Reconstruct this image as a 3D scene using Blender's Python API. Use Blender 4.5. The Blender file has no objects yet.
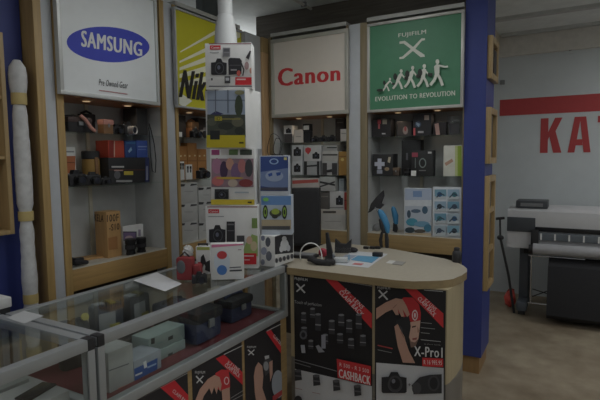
import bpy, bmesh, math, random
from mathutils import Vector, Matrix
random.seed(7)
S = bpy.context.scene
COL = S.collection
PI = math.pi
# ------------------------------------------------------------------ camera
FL = 487.03
PITCH, ROLL, YAW = [math.radians(a) for a in (4.8059, -0.68012, 29.5949)]
EYE = Vector((0, 0, 1.65))
fw = Vector((-math.sin(YAW)*math.cos(PITCH), math.cos(YAW)*math.cos(PITCH), -math.sin(PITCH)))
r0 = Vector((math.cos(YAW), math.sin(YAW), 0)); u0 = r0.cross(fw)
rt = math.cos(ROLL)*r0 + math.sin(ROLL)*u0
up = -math.sin(ROLL)*r0 + math.cos(ROLL)*u0
cd = bpy.data.cameras.new('camera'); cam = bpy.data.objects.new('camera', cd); COL.objects.link(cam)
cd.sensor_width = 36; cd.lens = FL/600*36; cd.clip_start = .02
cam.matrix_world = Matrix(((rt.x, up.x, -fw.x, EYE.x), (rt.y, up.y, -fw.y, EYE.y), (rt.z, up.z, -fw.z, EYE.z), (0, 0, 0, 1)))
S.camera = cam

def hit(px, py, p0, n):                     # surveyed photo point -> point on a real plane of the room
    d = fw + rt*((px-300)/FL) - up*((py-200)/FL)
    return EYE + d*((Vector(p0)-EYE).dot(n)/d.dot(n))
def onX(px, py, x): return hit(px, py, (x, 0, 0), Vector((1, 0, 0)))
def onY(px, py, y): return hit(px, py, (0, y, 0), Vector((0, 1, 0)))
def onZ(px, py, z): return hit(px, py, (0, 0, z), Vector((0, 0, 1)))

# ------------------------------------------------------------------ materials
def lin(c):
    c = [30+v*.885 for v in c]  # lifts all colours: veiling haze is put into them
    return tuple((v/255/12.92 if v/255 <= .04045 else ((v/255+.055)/1.055)**2.4) for v in c)
MATS = {}
def nodes(name):
    m = bpy.data.materials.new(name); m.use_nodes = True
    nt = m.node_tree; return m, nt, nt.nodes['Principled BSDF']
def paint(c, rough=.5, metal=0, var=.06, scale=18, spec=.4):
    """plain procedural surface: slight noise in tone and roughness"""
    k = ('p', tuple(c), rough, metal, var, scale)
    if k in MATS: return MATS[k]
    m, nt, b = nodes('paint_%d' % len(MATS)); L = lin(c)
    tc = nt.nodes.new('ShaderNodeTexCoord'); no = nt.nodes.new('ShaderNodeTexNoise'); no.inputs['Scale'].default_value = scale
    no.inputs['Detail'].default_value = 3
    r = nt.nodes.new('ShaderNodeValToRGB')
    r.color_ramp.elements[0].position = .3; r.color_ramp.elements[1].position = .7
    r.color_ramp.elements[0].color = tuple(max(0, x*(1-var)) for x in L)+(1,)
    r.color_ramp.elements[1].color = tuple(min(1, x*(1+var)) for x in L)+(1,)
    nt.links.new(tc.outputs['Object'], no.inputs['Vector']); nt.links.new(no.outputs['Fac'], r.inputs['Fac'])
    nt.links.new(r.outputs['Color'], b.inputs['Base Color'])
    b.inputs['Roughness'].default_value = rough; b.inputs['Metallic'].default_value = metal
    b.inputs['Specular IOR Level'].default_value = spec
    MATS[k] = m; return m
def ink(c):                                 # printed colour
    k = ('i', tuple(c))
    if k not in MATS:
        m, nt, b = nodes('ink_%d' % len(MATS))
        no = nt.nodes.new('ShaderNodeTexNoise'); no.inputs['Scale'].default_value = 60
        mx = nt.nodes.new('ShaderNodeMix'); mx.data_type = 'RGBA'; L = lin(c)
        mx.inputs[6].default_value = tuple(x*.94 for x in L)+(1,); mx.inputs[7].default_value = tuple(min(1, x*1.05) for x in L)+(1,)
        nt.links.new(no.outputs['Fac'], mx.inputs[0]); nt.links.new(mx.outputs[2], b.inputs['Base Color'])
        b.inputs['Roughness'].default_value = .55; b.inputs['Specular IOR Level'].default_value = .25
        MATS[k] = m
    return MATS[k]
def wood(c, dark=.8, scale=(30, 30, 2.2), rough=.45):
    k = ('w', tuple(c), dark, scale)
    if k in MATS: return MATS[k]
    m, nt, b = nodes('wood_%d' % len(MATS)); L = lin(c)
    tc = nt.nodes.new('ShaderNodeTexCoord'); mp = nt.nodes.new('ShaderNodeMapping'); mp.inputs['Scale'].default_value = scale
    no = nt.nodes.new('ShaderNodeTexNoise'); no.inputs['Scale'].default_value = 1.4; no.inputs['Detail'].default_value = 6; no.inputs['Distortion'].default_value = .6
    r = nt.nodes.new('ShaderNodeValToRGB'); r.color_ramp.elements[0].position = .3; r.color_ramp.elements[1].position = .7
    r.color_ramp.elements[0].color = tuple(x*dark for x in L)+(1,); r.color_ramp.elements[1].color = tuple(min(1, x*1.06) for x in L)+(1,)
    for a, c2 in ((tc.outputs['Object'], mp.inputs['Vector']), (mp.outputs['Vector'], no.inputs['Vector']), (no.outputs['Fac'], r.inputs['Fac']), (r.outputs['Color'], b.inputs['Base Color'])): nt.links.new(a, c2)
    b.inputs['Roughness'].default_value = rough; MATS[k] = m; return m
def glass(name, tint=(.97, .99, .98), ior=1.5, rough=0.0):
    m, nt, b = nodes(name); nt.nodes.remove(b); out = nt.nodes['Material Output']
    tr = nt.nodes.new('ShaderNodeBsdfTransparent'); tr.inputs['Color'].default_value = tint+(1,)
    gl = nt.nodes.new('ShaderNodeBsdfGlossy'); gl.inputs['Roughness'].default_value = rough; gl.inputs['Color'].default_value = (.95, .97, .96, 1)
    lw = nt.nodes.new('ShaderNodeLayerWeight'); lw.inputs['Blend'].default_value = .5
    pw = nt.nodes.new('ShaderNodeMath'); pw.operation = 'POWER'; pw.inputs[1].default_value = 5
    fr = nt.nodes.new('ShaderNodeMath'); fr.operation = 'MULTIPLY_ADD'; fr.inputs[1].default_value = .93; fr.inputs[2].default_value = .035
    nt.links.new(lw.outputs['Facing'], pw.inputs[0]); nt.links.new(pw.outputs[0], fr.inputs[0])
    mx = nt.nodes.new('ShaderNodeMixShader')
    nt.links.new(fr.outputs[0], mx.inputs[0]); nt.links.new(tr.outputs[0], mx.inputs[1]); nt.links.new(gl.outputs[0], mx.inputs[2]); nt.links.new(mx.outputs[0], out.inputs['Surface'])
    return m
def lamp_mat(name, c, s):
    m, nt, b = nodes(name); b.inputs['Base Color'].default_value = lin(c)+(1,)
    b.inputs['Emission Color'].default_value = lin(c)+(1,); b.inputs['Emission Strength'].default_value = s; return m
def concrete():
    m, nt, b = nodes('stained_concrete')
    tc = nt.nodes.new('ShaderNodeTexCoord')
    n1 = nt.nodes.new('ShaderNodeTexNoise'); n1.inputs['Scale'].default_value = 1.6; n1.inputs['Detail'].default_value = 8; n1.inputs['Roughness'].default_value = .62
    n2 = nt.nodes.new('ShaderNodeTexNoise'); n2.inputs['Scale'].default_value = 7; n2.inputs['Detail'].default_value = 6
    r1 = nt.nodes.new('ShaderNodeValToRGB'); e = r1.color_ramp.elements
    e[0].position = .33; e[0].color = lin((124, 107, 84))+(1,); e[1].position = .66; e[1].color = lin((164, 149, 124))+(1,)
    r2 = nt.nodes.new('ShaderNodeValToRGB'); e = r2.color_ramp.elements
    e[0].position = .35; e[0].color = (.72, .70, .68, 1); e[1].position = .6; e[1].color = (1, 1, 1, 1)
    mx = nt.nodes.new('ShaderNodeMix'); mx.data_type = 'RGBA'; mx.blend_type = 'MULTIPLY'; mx.inputs[0].default_value = .6
    nt.links.new(tc.outputs['Object'], n1.inputs['Vector']); nt.links.new(tc.outputs['Object'], n2.inputs['Vector'])
    nt.links.new(n1.outputs['Fac'], r1.inputs['Fac']); nt.links.new(n2.outputs['Fac'], r2.inputs['Fac'])
    nt.links.new(r1.outputs['Color'], mx.inputs[6]); nt.links.new(r2.outputs['Color'], mx.inputs[7]); nt.links.new(mx.outputs[2], b.inputs['Base Color'])
    b.inputs['Roughness'].default_value = .55; return m

BLK = (26, 26, 29); WHT = (232, 232, 230); RED = (205, 32, 40)
m_blk = paint(BLK, .45); m_soft = paint((30, 29, 32), .8, scale=60); m_gloss = paint((18, 18, 20), .2)
m_gry = paint((120, 122, 124), .5); m_white = paint(WHT, .5, var=.03); m_lens = paint((20, 22, 34), .08)
m_oak = wood((168, 138, 88)); m_oakd = wood((150, 112, 66)); m_oakh = wood((168, 136, 84), scale=(30, 2.2, 30)); m_oakx = wood((166, 136, 86), scale=(2.2, 30, 30))
m_desk = wood((176, 160, 124), .93); m_deskx = wood((150, 128, 88), .85, scale=(3, 30, 30)); m_dtop = paint((174, 164, 145), .45, var=.04, scale=40)
m_grey = paint((192, 196, 202), .45, var=.03); m_niche = paint((196, 198, 198), .6, var=.03)
m_alu = paint((158, 162, 164), .38, metal=.25, var=.03); m_chrome = paint((200, 200, 202), .2, metal=.9)
m_blue = paint((34, 46, 120), .5, var=.03); m_wall = paint((206, 212, 214), .7, var=.03, scale=5)
m_dark = paint((40, 36, 34), .7); m_sheet = glass('clear_sheet_glass'); m_shelfglass = glass('shelf_glass', (.955, .98, .97)); m_acryl = glass('acrylic', (.95, .96, .97), 1.45, .05)
m_oakA = wood((182, 146, 84)); m_oakxA = wood((182, 142, 80), scale=(2.2, 30, 30)); m_oakB = wood((140, 124, 92))
m_card = wood((196, 148, 88), .9); m_down = lamp_mat('downlight_glow', (255, 214, 160), 1.6)

# ------------------------------------------------------------------ mesh builder
class MB:
    def __init__(s): s.bm = bmesh.new(); s.mats = []
    def mi(s, m):
        if m not in s.mats: s.mats.append(m)
        return s.mats.index(m)
    def _new(s, verts, m):
        i = s.mi(m); fs = set()
        for v in verts: fs.update(v.link_faces)
        for f in fs: f.material_index = i
    def box(s, x0, x1, y0, y1, z0, z1, m, bv=0, rot=None):
        M = Matrix.Translation(((x0+x1)/2, (y0+y1)/2, (z0+z1)/2)) @ (rot or Matrix()) @ Matrix.Diagonal((abs(x1-x0), abs(y1-y0), abs(z1-z0), 1))
        vs = bmesh.ops.create_cube(s.bm, size=1, matrix=M)['verts']
        s._new(vs, m)
        if bv:
            es = set(e for v in vs for e in v.link_edges)
            r = bmesh.ops.bevel(s.bm, geom=list(es), offset=bv, segments=2, affect='EDGES', profile=.6)
            for f in r['faces']: f.material_index = s.mi(m)
        return s
    def cyl(s, p0, p1, ra, rb, m, seg=20):
        p0, p1 = Vector(p0), Vector(p1); d = p1-p0
        M = Matrix.Translation((p0+p1)/2) @ d.to_track_quat('Z', 'Y').to_matrix().to_4x4()
        vs = bmesh.ops.create_cone(s.bm, cap_ends=True, segments=seg, radius1=ra, radius2=rb, depth=d.length, matrix=M)['verts']
        s._new(vs, m); return s
    def ball(s, c, r, m, seg=16, rot=None):
        M = Matrix.Translation(c) @ (rot or Matrix()) @ Matrix.Diagonal((r[0], r[1], r[2], 1))
        vs = bmesh.ops.create_uvsphere(s.bm, u_segments=seg, v_segments=max(6, seg*2//3), radius=1, matrix=M)['verts']
        s._new(vs, m); return s
    def lathe(s, prof, M, m, seg=24):           # profile (r,z) about local z of M
        i = s.mi(m); rings = []
        for r, z in prof:
            rings.append([s.bm.verts.new(M @ Vector((r*math.cos(2*PI*k/seg), r*math.sin(2*PI*k/seg), z))) for k in range(seg)])
        for a, b in zip(rings, rings[1:]):
            for k in range(seg):
                f = s.bm.faces.new((a[k], a[(k+1) % seg], b[(k+1) % seg], b[k])); f.material_index = i
        for rg, fl in ((rings[0], True), (rings[-1], False)):
            f = s.bm.faces.new(rg[::-1] if fl else rg); f.material_index = i
        return s
    def prism(s, pts, z0, z1, m, M=None, ms=None):
        M = M or Matrix(); i = s.mi(m); j = s.mi(ms or m)
        a = [s.bm.verts.new(M @ Vector((x, y, z0))) for x, y in pts]; b = [s.bm.verts.new(M @ Vector((x, y, z1))) for x, y in pts]
        f = s.bm.faces.new(a[::-1]); f.material_index = i
        f = s.bm.faces.new(b); f.material_index = i
        n = len(pts)
        for k in range(n):
            f = s.bm.faces.new((a[k], a[(k+1) % n], b[(k+1) % n], b[k])); f.material_index = j
        return s
    def tube(s, pts, r, m, seg=8, closed=False):
        i = s.mi(m); P = [Vector(p) for p in pts]; n = len(P); rings = []
        rs = r if isinstance(r, (list, tuple)) else [r]*n
        nv = None
        for k in range(n):
            a = P[k-1] if (k > 0 or closed) else P[k]; b = P[(k+1) % n] if (k < n-1 or closed) else P[k]
            t = (b-a).normalized()
            if nv is None: nv = t.orthogonal().normalized()
            else: nv = (nv - t*nv.dot(t)).normalized()
            bn = t.cross(nv)
            rings.append([s.bm.verts.new(P[k] + (nv*math.cos(2*PI*q/seg)+bn*math.sin(2*PI*q/seg))*rs[k]) for q in range(seg)])
        for k in range(n if closed else n-1):
            a, b = rings[k], rings[(k+1) % n]
            for q in range(seg):
                f = s.bm.faces.new((a[q], a[(q+1) % seg], b[(q+1) % seg], b[q])); f.material_index = i
        if not closed:
            f = s.bm.faces.new(rings[0][::-1]); f.material_index = i
            f = s.bm.faces.new(rings[-1]); f.material_index = i
        return s
    def build(s, name, parent=None, smooth=True, loc=None, rot=0, base=False):
        me = bpy.data.meshes.new(name); bmesh.ops.recalc_face_normals(s.bm, faces=s.bm.faces[:])
        if base and s.bm.verts:                 # put the origin at the base of the mesh
            lo = [min(v.co[k] for v in s.bm.verts) for k in range(3)]; hi = [max(v.co[k] for v in s.bm.verts) for k in range(3)]
            o0 = Vector(((lo[0]+hi[0])/2, (lo[1]+hi[1])/2, lo[2])); bmesh.ops.translate(s.bm, verts=s.bm.verts[:], vec=-o0); loc = o0
        s.bm.to_mesh(me); s.bm.free()
        for m in s.mats: me.materials.append(m)
        if smooth: me.shade_smooth(); me.set_sharp_from_angle(angle=.6)
        o = bpy.data.objects.new(name, me); COL.objects.link(o)
        if parent: o.parent = parent
        if loc is not None: o.location = loc
        o.rotation_euler = (0, 0, rot)
        return o
def tag(o, label, cat, group=None):
    o['label'] = label; o['category'] = cat
    if group: o['group'] = group
    return o
def thing(name, label, cat, loc=(0, 0, 0), rot=0, group=None):
    o = bpy.data.objects.new(name, None); COL.objects.link(o); o.location = loc; o.rotation_euler = (0, 0, rot); o.empty_display_size = .1
    return tag(o, label, cat, group)
def struct(name, mb, **k):
    o = mb.build(name, **k); o['kind'] = 'structure'; return o

def text_mesh(string, bold=0.0, shear=0.0, spacing=1.0):
    cu = bpy.data.curves.new('t', 'FONT'); cu.body = string; cu.offset = bold; cu.shear = shear; cu.space_character = spacing
    cu.align_x = 'CENTER'; cu.resolution_u = 3; cu.fill_mode = 'FRONT'
    ob = bpy.data.objects.new('t', cu); COL.objects.link(ob)
    bpy.context.view_layer.update()
    me = bpy.data.meshes.new_from_object(ob.evaluated_get(bpy.context.evaluated_depsgraph_get()))
    vs = [v.co.copy() for v in me.vertices]; fs = [tuple(p.vertices) for p in me.polygons]
    bpy.data.objects.remove(ob); bpy.data.curves.remove(cu); bpy.data.meshes.remove(me)
    x0, x1 = min(v.x for v in vs), max(v.x for v in vs); y0, y1 = min(v.y for v in vs), max(v.y for v in vs)
    return [((v.x-x0)/(x1-x0), (v.y-y0)/(y1-y0)) for v in vs], fs

class Pen:
    """flat print on a vertical face, laid out from surveyed points of that face; each layer a hair in front of the last"""
    def __init__(s, root, p0, n, step=.0005, start=.0008):
        s.root, s.p0, s.n = root, Vector(p0), Vector(n).normalized(); s.mb = MB(); s.k = 0; s.step = step; s.start = start
        s.inv = (Matrix.Translation(root.location) @ Matrix.Rotation(root.rotation_euler.z, 4, 'Z')).inverted() if root else Matrix()
        s.lim = None
        if root and root.type == 'MESH':
            nl = s.inv.to_3x3() @ s.n
            s.lim = [(min(v.co[i] for v in root.data.vertices), max(v.co[i] for v in root.data.vertices)) if abs(nl[i]) < .5 else None for i in range(3)]
    def pt(s, px, py):
        q = s.inv @ (hit(px, py, s.p0, s.n) + s.n*(s.start+s.k*s.step))
        if s.lim:
            for i in range(3):
                if s.lim[i]: q[i] = min(max(q[i], s.lim[i][0]+.0004), s.lim[i][1]-.0004)   # a print never leaves its own face
        return q
    def poly(s, pts, c):
        i = s.mb.mi(ink(c)); f = s.mb.bm.faces.new([s.mb.bm.verts.new(s.pt(*p)) for p in pts]); f.material_index = i; s.k += 1; return s
    def rect(s, x0, y0, x1, y1, c, dy=0): return s.poly([(x0, y0), (x1, y0+dy), (x1, y1+dy), (x0, y1)], c)
    def oval(s, cx, cy, rx, ry, c, seg=20, tilt=0):
        return s.poly([(cx+rx*math.cos(a)*math.cos(tilt)-ry*math.sin(a)*math.sin(tilt), cy+rx*math.cos(a)*math.sin(tilt)+ry*math.sin(a)*math.cos(tilt)) for a in (2*PI*k/seg for k in range(seg))], c)
    def stroke(s, pts, w, c):
        for (xa, ya), (xb, yb) in zip(pts, pts[1:]):
            l = math.hypot(xb-xa, yb-ya) or 1; nx, ny = -(yb-ya)/l*w/2, (xb-xa)/l*w/2
            s.poly([(xa+nx, ya+ny), (xb+nx, yb+ny), (xb-nx, yb-ny), (xa-nx, ya-ny)], c); s.k -= .7
        s.k += 1; return s
    def text(s, string, quad, c, bold=0, shear=0, sp=1):   # quad: bottom-left, bottom-right, top-right, top-left
        vs, fs = text_mesh(string, 0, shear, sp if bold == 0 else 1.12); i = s.mb.mi(ink(c)); (ax, ay), (bx, by), (cx, cy), (dx, dy) = quad; hh = abs(ay-dy)*bold*.5; n = 1 if bold == 0 else 3
        for j in range(n):
            V = []; o = (j-(n-1)/2)*hh; s.k += .3
            for u, v in vs:
                x = (1-v)*((1-u)*ax+u*bx)+v*((1-u)*dx+u*cx)+o; y = (1-v)*((1-u)*ay+u*by)+v*((1-u)*dy+u*cy)
                V.append(s.mb.bm.verts.new(s.pt(x, y)))
            for f in fs: s.mb.bm.faces.new([V[q] for q in f]).material_index = i
        s.k += 1; return s
    def tx(s, string, x0, y0, x1, y1, c, bold=0, dy=0, shear=0):
        return s.text(string, [(x0, y1), (x1, y1+dy), (x1, y0+dy), (x0, y0)], c, bold, shear)
    def cam(s, x0, y0, x1, y1, c=(28, 28, 32)):            # picture of a camera
        w, h = x1-x0, y1-y0
        s.poly([(x0, y0+h*.25), (x0+w*.28, y0+h*.22), (x0+w*.38, y0), (x0+w*.64, y0), (x0+w*.74, y0+h*.22), (x1, y0+h*.27), (x1, y1-h*.06), (x1-w*.06, y1), (x0+w*.05, y1), (x0, y1-h*.08)], c)
        s.oval(x0+w*.54, y0+h*.6, w*.29, h*.36, (70, 72, 76)); s.oval(x0+w*.54, y0+h*.6, w*.24, h*.3, (22, 22, 26)); s.oval(x0+w*.5, y0+h*.55, w*.1, h*.13, (96, 100, 118)); return s
    def done(s, name='printed_front', label=None):
        o = s.mb.build(name, s.root, smooth=False)
        # keep every printed face looking outwards
        n = (s.inv.to_3x3() @ s.n)
        bm = bmesh.new(); bm.from_mesh(o.data)
        for f in bm.faces:
            f.normal_update()
            if f.normal.dot(n) < 0: f.normal_flip()
        bm.to_mesh(o.data); bm.free()
        if label: o['label'] = label
        return o

def carton_at(name, label, cat, P, rot, W, D, H, mat, group=None, bv=.0015):
    """a closed carton: front face on local y=0, origin at the middle of the front's foot"""
    o = MB().box(-W/2, W/2, 0, D, 0, H, mat, bv).build(name, loc=P, rot=rot)
    n = Vector((math.sin(rot), -math.cos(rot), 0))
    tag(o, label, cat, group); return o, Pen(o, P, n)
def carton(name, label, cat, plane, l, r, t, zb, D, mat, group=None, shrink=0.0, H=None):
    """carton whose front lies in plane ('X',x) or ('Y',y), spanning photo columns l..r, top at row t, foot at height zb"""
    ax, v = plane; yb = 170
    f = (lambda px, py: onX(px, py, v)) if ax == 'X' else (lambda px, py: onY(px, py, v))
    a, b = f(l, (t+yb)/2), f(r, (t+yb)/2)
    a.z = b.z = zb; P = (a+b)/2; top = f((l+r)/2, t).z
    W = (b-a).length-shrink
    return carton_at(name, label, cat, P, PI/2 if ax == 'X' else 0, W, D, (H or top-zb), mat, group)
def carton_on(name, label, cat, l, r, yb, t, z, a, D, mat, group=None):
    """carton standing on height z: front foot centre at photo ((l+r)/2, yb), turned by a degrees"""
    P = onZ((l+r)/2, yb, z); ro = math.radians(a); n = Vector((math.sin(ro), -math.cos(ro), 0))
    A, B = hit(l, yb, P, n), hit(r, yb, P, n); H = hit((l+r)/2, t, P, n).z - z
    W = (B-A).length
    return carton_at(name, label, cat, P, ro, W, D, H, mat, group)

# ------------------------------------------------------------------ cameras, lenses, bags (local front = -y, foot at z=0)
def slr(name, label, P, rot, s=1.0, strap=False, silver=False, group='cameras on the shelves'):
    t = thing(name, label, 'camera', P, rot, group); w = .066*s
    body = paint((150, 150, 152), .35, metal=.3) if silver else m_blk
    b = MB().box(-w, w, -.02*s, .022*s, 0, .078*s, body, .006*s)
    b.box(-w*1.0, -w*.55, -.038*s, .0*s, .004*s, .07*s, m_soft, .008*s)
    b.prism([(-.026*s, 0), (.026*s, 0), (.016*s, .026*s), (-.016*s, .026*s)], -.02*s, .02*s, body, Matrix.Translation((0, 0, .078*s)) @ Matrix.Rotation(PI/2, 4, 'X'))
    b.cyl((w*.7, 0, .077*s), (w*.7, 0, .088*s), .011*s, .010*s, m_blk, 14).cyl((-w*.75, -.012*s, .07*s), (-w*.75, -.012*s, .083*s), .007*s, .007*s, m_chrome, 12)
    b.build('camera_body', t)
    M = Matrix.Translation((.008*s, -.02*s, .038*s)) @ Matrix.Rotation(PI/2, 4, 'X')
    l = MB().lathe([(.033*s, 0), (.034*s, .012*s), (.031*s, .014*s), (.031*s, .03*s), (.033*s, .032*s), (.033*s, .052*s), (.028*s, .053*s), (.02*s, .046*s)], M, m_gloss)
    lo = l.build('lens', t)
    MB().lathe([(.0275*s, .0470*s), (.02*s, .0495*s), (.001*s, .051*s)], M, m_lens).build('front_glass', lo)
    if strap:
        MB().tube([(-w, 0, .065*s), (-w*1.35, -.02*s, .03*s), (-w*1.1, -.06*s, .006*s), (-.01*s, -.085*s, .005*s), (w*.9, -.06*s, .006*s), (w*1.35, -.02*s, .03*s), (w, 0, .065*s)], .005*s, m_soft, 6).build('strap', t)
    return t
def lens(name, label, P, H, R, group='lenses on the cabinet floor'):
    t = thing(name, label, 'lens', P, 0, group)
    MB().lathe([(R*.9, 0), (R*.92, H*.12), (R*.8, H*.14), (R*.82, H*.3), (R, H*.34), (R, H*.62), (R*.93, H*.64), (R*1.02, H*.7), (R*1.02, H*.93), (R*.95, H*.95)], Matrix(), m_gloss).build('barrel', t)
    MB().lathe([(R*1.03, H*.36)]+[(R*(1.035 if k % 2 else 1.0), H*(.36+.025*k)) for k in range(1, 10)]+[(R, H*.6)], Matrix(), m_soft).build('grip_ring', t)
    MB().lathe([(R*.95, H*.95), (R*.96, H), (R*.5, H*1.0)], Matrix(), m_blk).build('lens_cap', t)
    return t
def bag(name, label, P, rot, W, D, H, mat, trim, group='camera bags on the shelves', strap=True, cat='bag'):
    t = thing(name, label, cat, P, rot, group)
    MB().box(-W/2, W/2, -D/2, D/2, 0, H*.82, mat, min(W, D)*.16).build('body', t)
    MB().box(-W*.53, W*.53, -D*.56, D*.52, H*.55, H*.88, trim, min(W, D)*.14).box(-W*.1, W*.1, -D*.6, -D*.54, H*.4, H*.62, m_gry, .002).build('flap', t)
    if strap: MB().tube([(-W*.45, 0, H*.6), (-W*.4, 0, H*.92), (0, 0, H*1.0), (W*.4, 0, H*.92), (W*.45, 0, H*.6)], min(.008, H*.06), mat, 6).build('strap', t)
    return t

XA, YB = -2.5, 3.77                          # the two lines of display cabinets
ZF, Z2, Z1, ZSG = 1.03, 1.506, 1.821, 2.02    # cabinet floor, lower shelf, upper shelf, soffit
ZTOP = 2.74
# ------------------------------------------------------------------ room shell
struct('floor', MB().box(-4.2, 4.0, -3.0, 6.5, -.1, 0, concrete()), smooth=False)
struct('ceiling', MB().box(-4.2, 4.0, -3.0, 6.5, 3.06, 3.16, paint((220, 226, 224), .8, scale=8)), smooth=False)
struct('wall_far', MB().box(-4.2, 4.0, 6.3, 6.5, 0, 3.06, m_wall), smooth=False)
struct('wall_left', MB().box(-4.4, -4.2, -3.0, 6.5, 0, 3.06, m_wall), smooth=False)
struct('wall_right', MB().box(4.0, 4.2, -3.0, 6.5, 0, 3.06, m_wall), smooth=False)
struct('wall_rear', MB().box(-4.2, 4.0, -3.2, -3.0, 0, 3.06, m_wall), smooth=False)
struct('wall_display', MB().box(-2.75, -2.6, -1.2, 1.585, 0, 3.06, m_blue), smooth=False)   # blue partition beside the first cabinet
w = MB().box(-.736, -.585, 3.77, 4.14, .134, 3.06, m_blue)
w.box(-.73, -.60, 3.785, 4.13, 0, .134, m_oakd); struct('wall_partition', w, smooth=False)   # blue end wall
# ceiling: beams, sheet ridges
struct('trim_1', MB().box(-2.82, -.80, 4.12, 4.32, 2.74, 3.06, wood((92, 84, 74), .6, scale=(2, 40, 40)), .004))
c = MB()
for k, y in enumerate((4.66, 5.42, 6.14)):
    c.prism([(y, 3.06), (y+.09, 3.06), (y+.08, 3.03), (y+.01, 3.03)], -.8, 3.9, paint((176, 180, 178), .5), Matrix(((0, 0, 1, 0), (1, 0, 0, 0), (0, 1, 0, 0), (0, 0, 0, 1))))
struct('trim_2', c)
struct('trim_3', MB().box(-.98, -.83, 4.33, 6.28, 2.9, 3.06, paint((196, 186, 164), .6), .004))
struct('trim_4', MB().box(-4.1, 3.95, 6.24, 6.3, 2.815, 3.06, paint((214, 210, 202), .7)), smooth=False)

def conduit():
    a, b = onZ(283, -6, 3.03), onZ(334, 25, 3.03); y1 = 4.1
    o = MB().tube([(a.x, -.5, 3.035), (a.x, a.y, 3.035), (a.x, y1, 3.035)], .014, paint((206, 204, 198), .5), 10)
    for y in (.6, 1.8, 3.0, 3.95): o.box(a.x-.025, a.x+.025, y, y+.02, 3.02, 3.058, m_gry, .002)
    tag(o.build('ceiling_conduit'), 'thin pale conduit running along the ceiling above the red-lettered white sign', 'pipe')
conduit()
def ceiling_fan():
    P = Vector((-2.72, 3.35, 0)); t = thing('ceiling_speaker', 'dark grey eight-sided box under the ceiling behind the white pole', 'speaker', (P.x, P.y, 3.06))
    MB().lathe([(.12, -.276), (.15, -.26), (.15, -.03), (.11, 0)], Matrix(), paint((74, 80, 80), .6), 8).build('body', t, smooth=False)
    MB().lathe([(.105, -.282), (.105, -.2762)], Matrix(), m_dark, 8).build('grille', t, smooth=False)
ceiling_fan()

# ------------------------------------------------------------------ display cabinets
def cabinet(label, ax, a0, a1, front, shelves, group, depth=.30, lights=((.3, .10), (.72, .10)), post0=.04, post1=.04):
    """ax 'A': along y, front faces +x; ax 'B': along x, front faces -y. Built in a local frame with x along, -y to the front."""
    loc = (front, (a0+a1)/2, 0) if ax == 'A' else ((a0+a1)/2, front, 0)
    t = thing('display_cabinet', label, 'cabinet', loc, PI/2 if ax == 'A' else 0, group); W = (a1-a0)/2
    MB().box(-W, W, depth, depth+.02, ZF-.03, ZTOP, m_niche).build('back_panel', t, smooth=False)
    for s, pw in ((-1, post0), (1, post1)):
        e = s*W
        MB().box(min(e, e+s*.018), max(e, e+s*.018), .02, depth+.02, ZF-.03, ZTOP, m_niche).build('side_panel', t, smooth=False)
        MB().box(min(e, e+s*pw), max(e, e+s*pw), -.005, .02, .0, ZTOP, m_oakA if ax == 'A' else m_oakB, .002).build('edge_post', t)
    p = MB().box(-W, W, 0, .022, .903, ZF, m_oakx if ax == 'B' else m_oakxA, .002); p.build('plinth', t)
    MB().box(-W, W, .022, depth, ZF-.02, ZF, paint((200, 192, 176), .5)).box(-W, W, 0, .0219, ZF, ZF+.006, paint((205, 200, 186), .5)).build('cabinet_floor', t, smooth=False)
    MB().box(-W, W, .10, depth+.02, 0, .903, m_dark).build('recessed_base', t, smooth=False)  # dark colour stands in for the shade under the plinth
    so = MB().box(-W, W, .02, depth, ZSG, ZSG+.02, wood((178, 118, 74), scale=(2, 30, 30))); so = so.build('soffit', t, smooth=False)
    for u, d in lights:
        x = -W+u*2*W
        MB().lathe([(.032, -.006), (.034, 0)], Matrix.Translation((x, d, ZSG)), paint((220, 190, 150), .3, metal=.5)).lathe([(.022, -.008), (.022, -.0062)], Matrix.Translation((x, d, ZSG)), m_down).build('downlight', t)
        ld = bpy.data.lights.new('downlight_beam', 'SPOT'); ld.energy = 1.6; ld.color = (1, .82, .6); ld.spot_size = 2.2; ld.spot_blend = .8; ld.shadow_soft_size = .02
        lo = bpy.data.objects.new('downlight_beam', ld); COL.objects.link(lo); lo.parent = t; lo.location = (x, d, ZSG-.014)
    for z in shelves:
        MB().box(-W+.001, W-.001, .012, depth-.005, z-.009, z-.001, m_shelfglass).build('glass_shelf', t, smooth=False)
    MB().box(.0-W-.0, W, -.01, depth+.02, ZTOP, ZTOP+.03, paint((190, 190, 186), .5)).build('top_trim', t, smooth=False)
    u = MB().box(-.02*W-.012, -.02*W+.012, depth-.012, depth-.0005, ZF, ZSG, paint((214, 208, 190), .4)); u.build('shelf_upright', t, smooth=False)
    return t
G = 'display cabinets along the two walls'
cabinet('light wood display cabinet holding cameras and kraft box below the blue-oval sign', 'A', 1.745, 2.49, XA, (Z1, Z2), G, post0=.042, post1=.04)
cabinet('light wood display cabinet of grey cartons below the yellow sign', 'A', 2.645, 3.40, XA, (Z1, Z2), G, post0=.028, post1=.04)
cabinet('light wood display cabinet crammed with boxes below the white red-lettered sign', 'B', -2.42, -1.685, YB, (1.797, 1.505), G, post0=.03, post1=.02)
cabinet('light wood display cabinet of black boxes below the green sign', 'B', -1.50, -.745, YB, (Z1, Z2), G, post0=.06, post1=.006)
def column(label, ax, a0, a1, front, e0, e1):
    loc = (front, (a0+a1)/2, 0) if ax == 'A' else ((a0+a1)/2, front, 0)
    t = thing('divider_column', label, 'column', loc, PI/2 if ax == 'A' else 0, 'grey columns dividing the cabinets'); W = (a1-a0)/2
    MB().box(-W, W, .002, .16, 0, ZTOP, m_grey, .002).build('panel', t)
    for s, e in ((-1, e0), (1, e1)):
        if e: MB().box(min(s*W, s*(W+e)), max(s*W, s*(W+e)), -.006, .16, 0, ZTOP, m_oakA, .002).build('edging', t)
    return t
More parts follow.
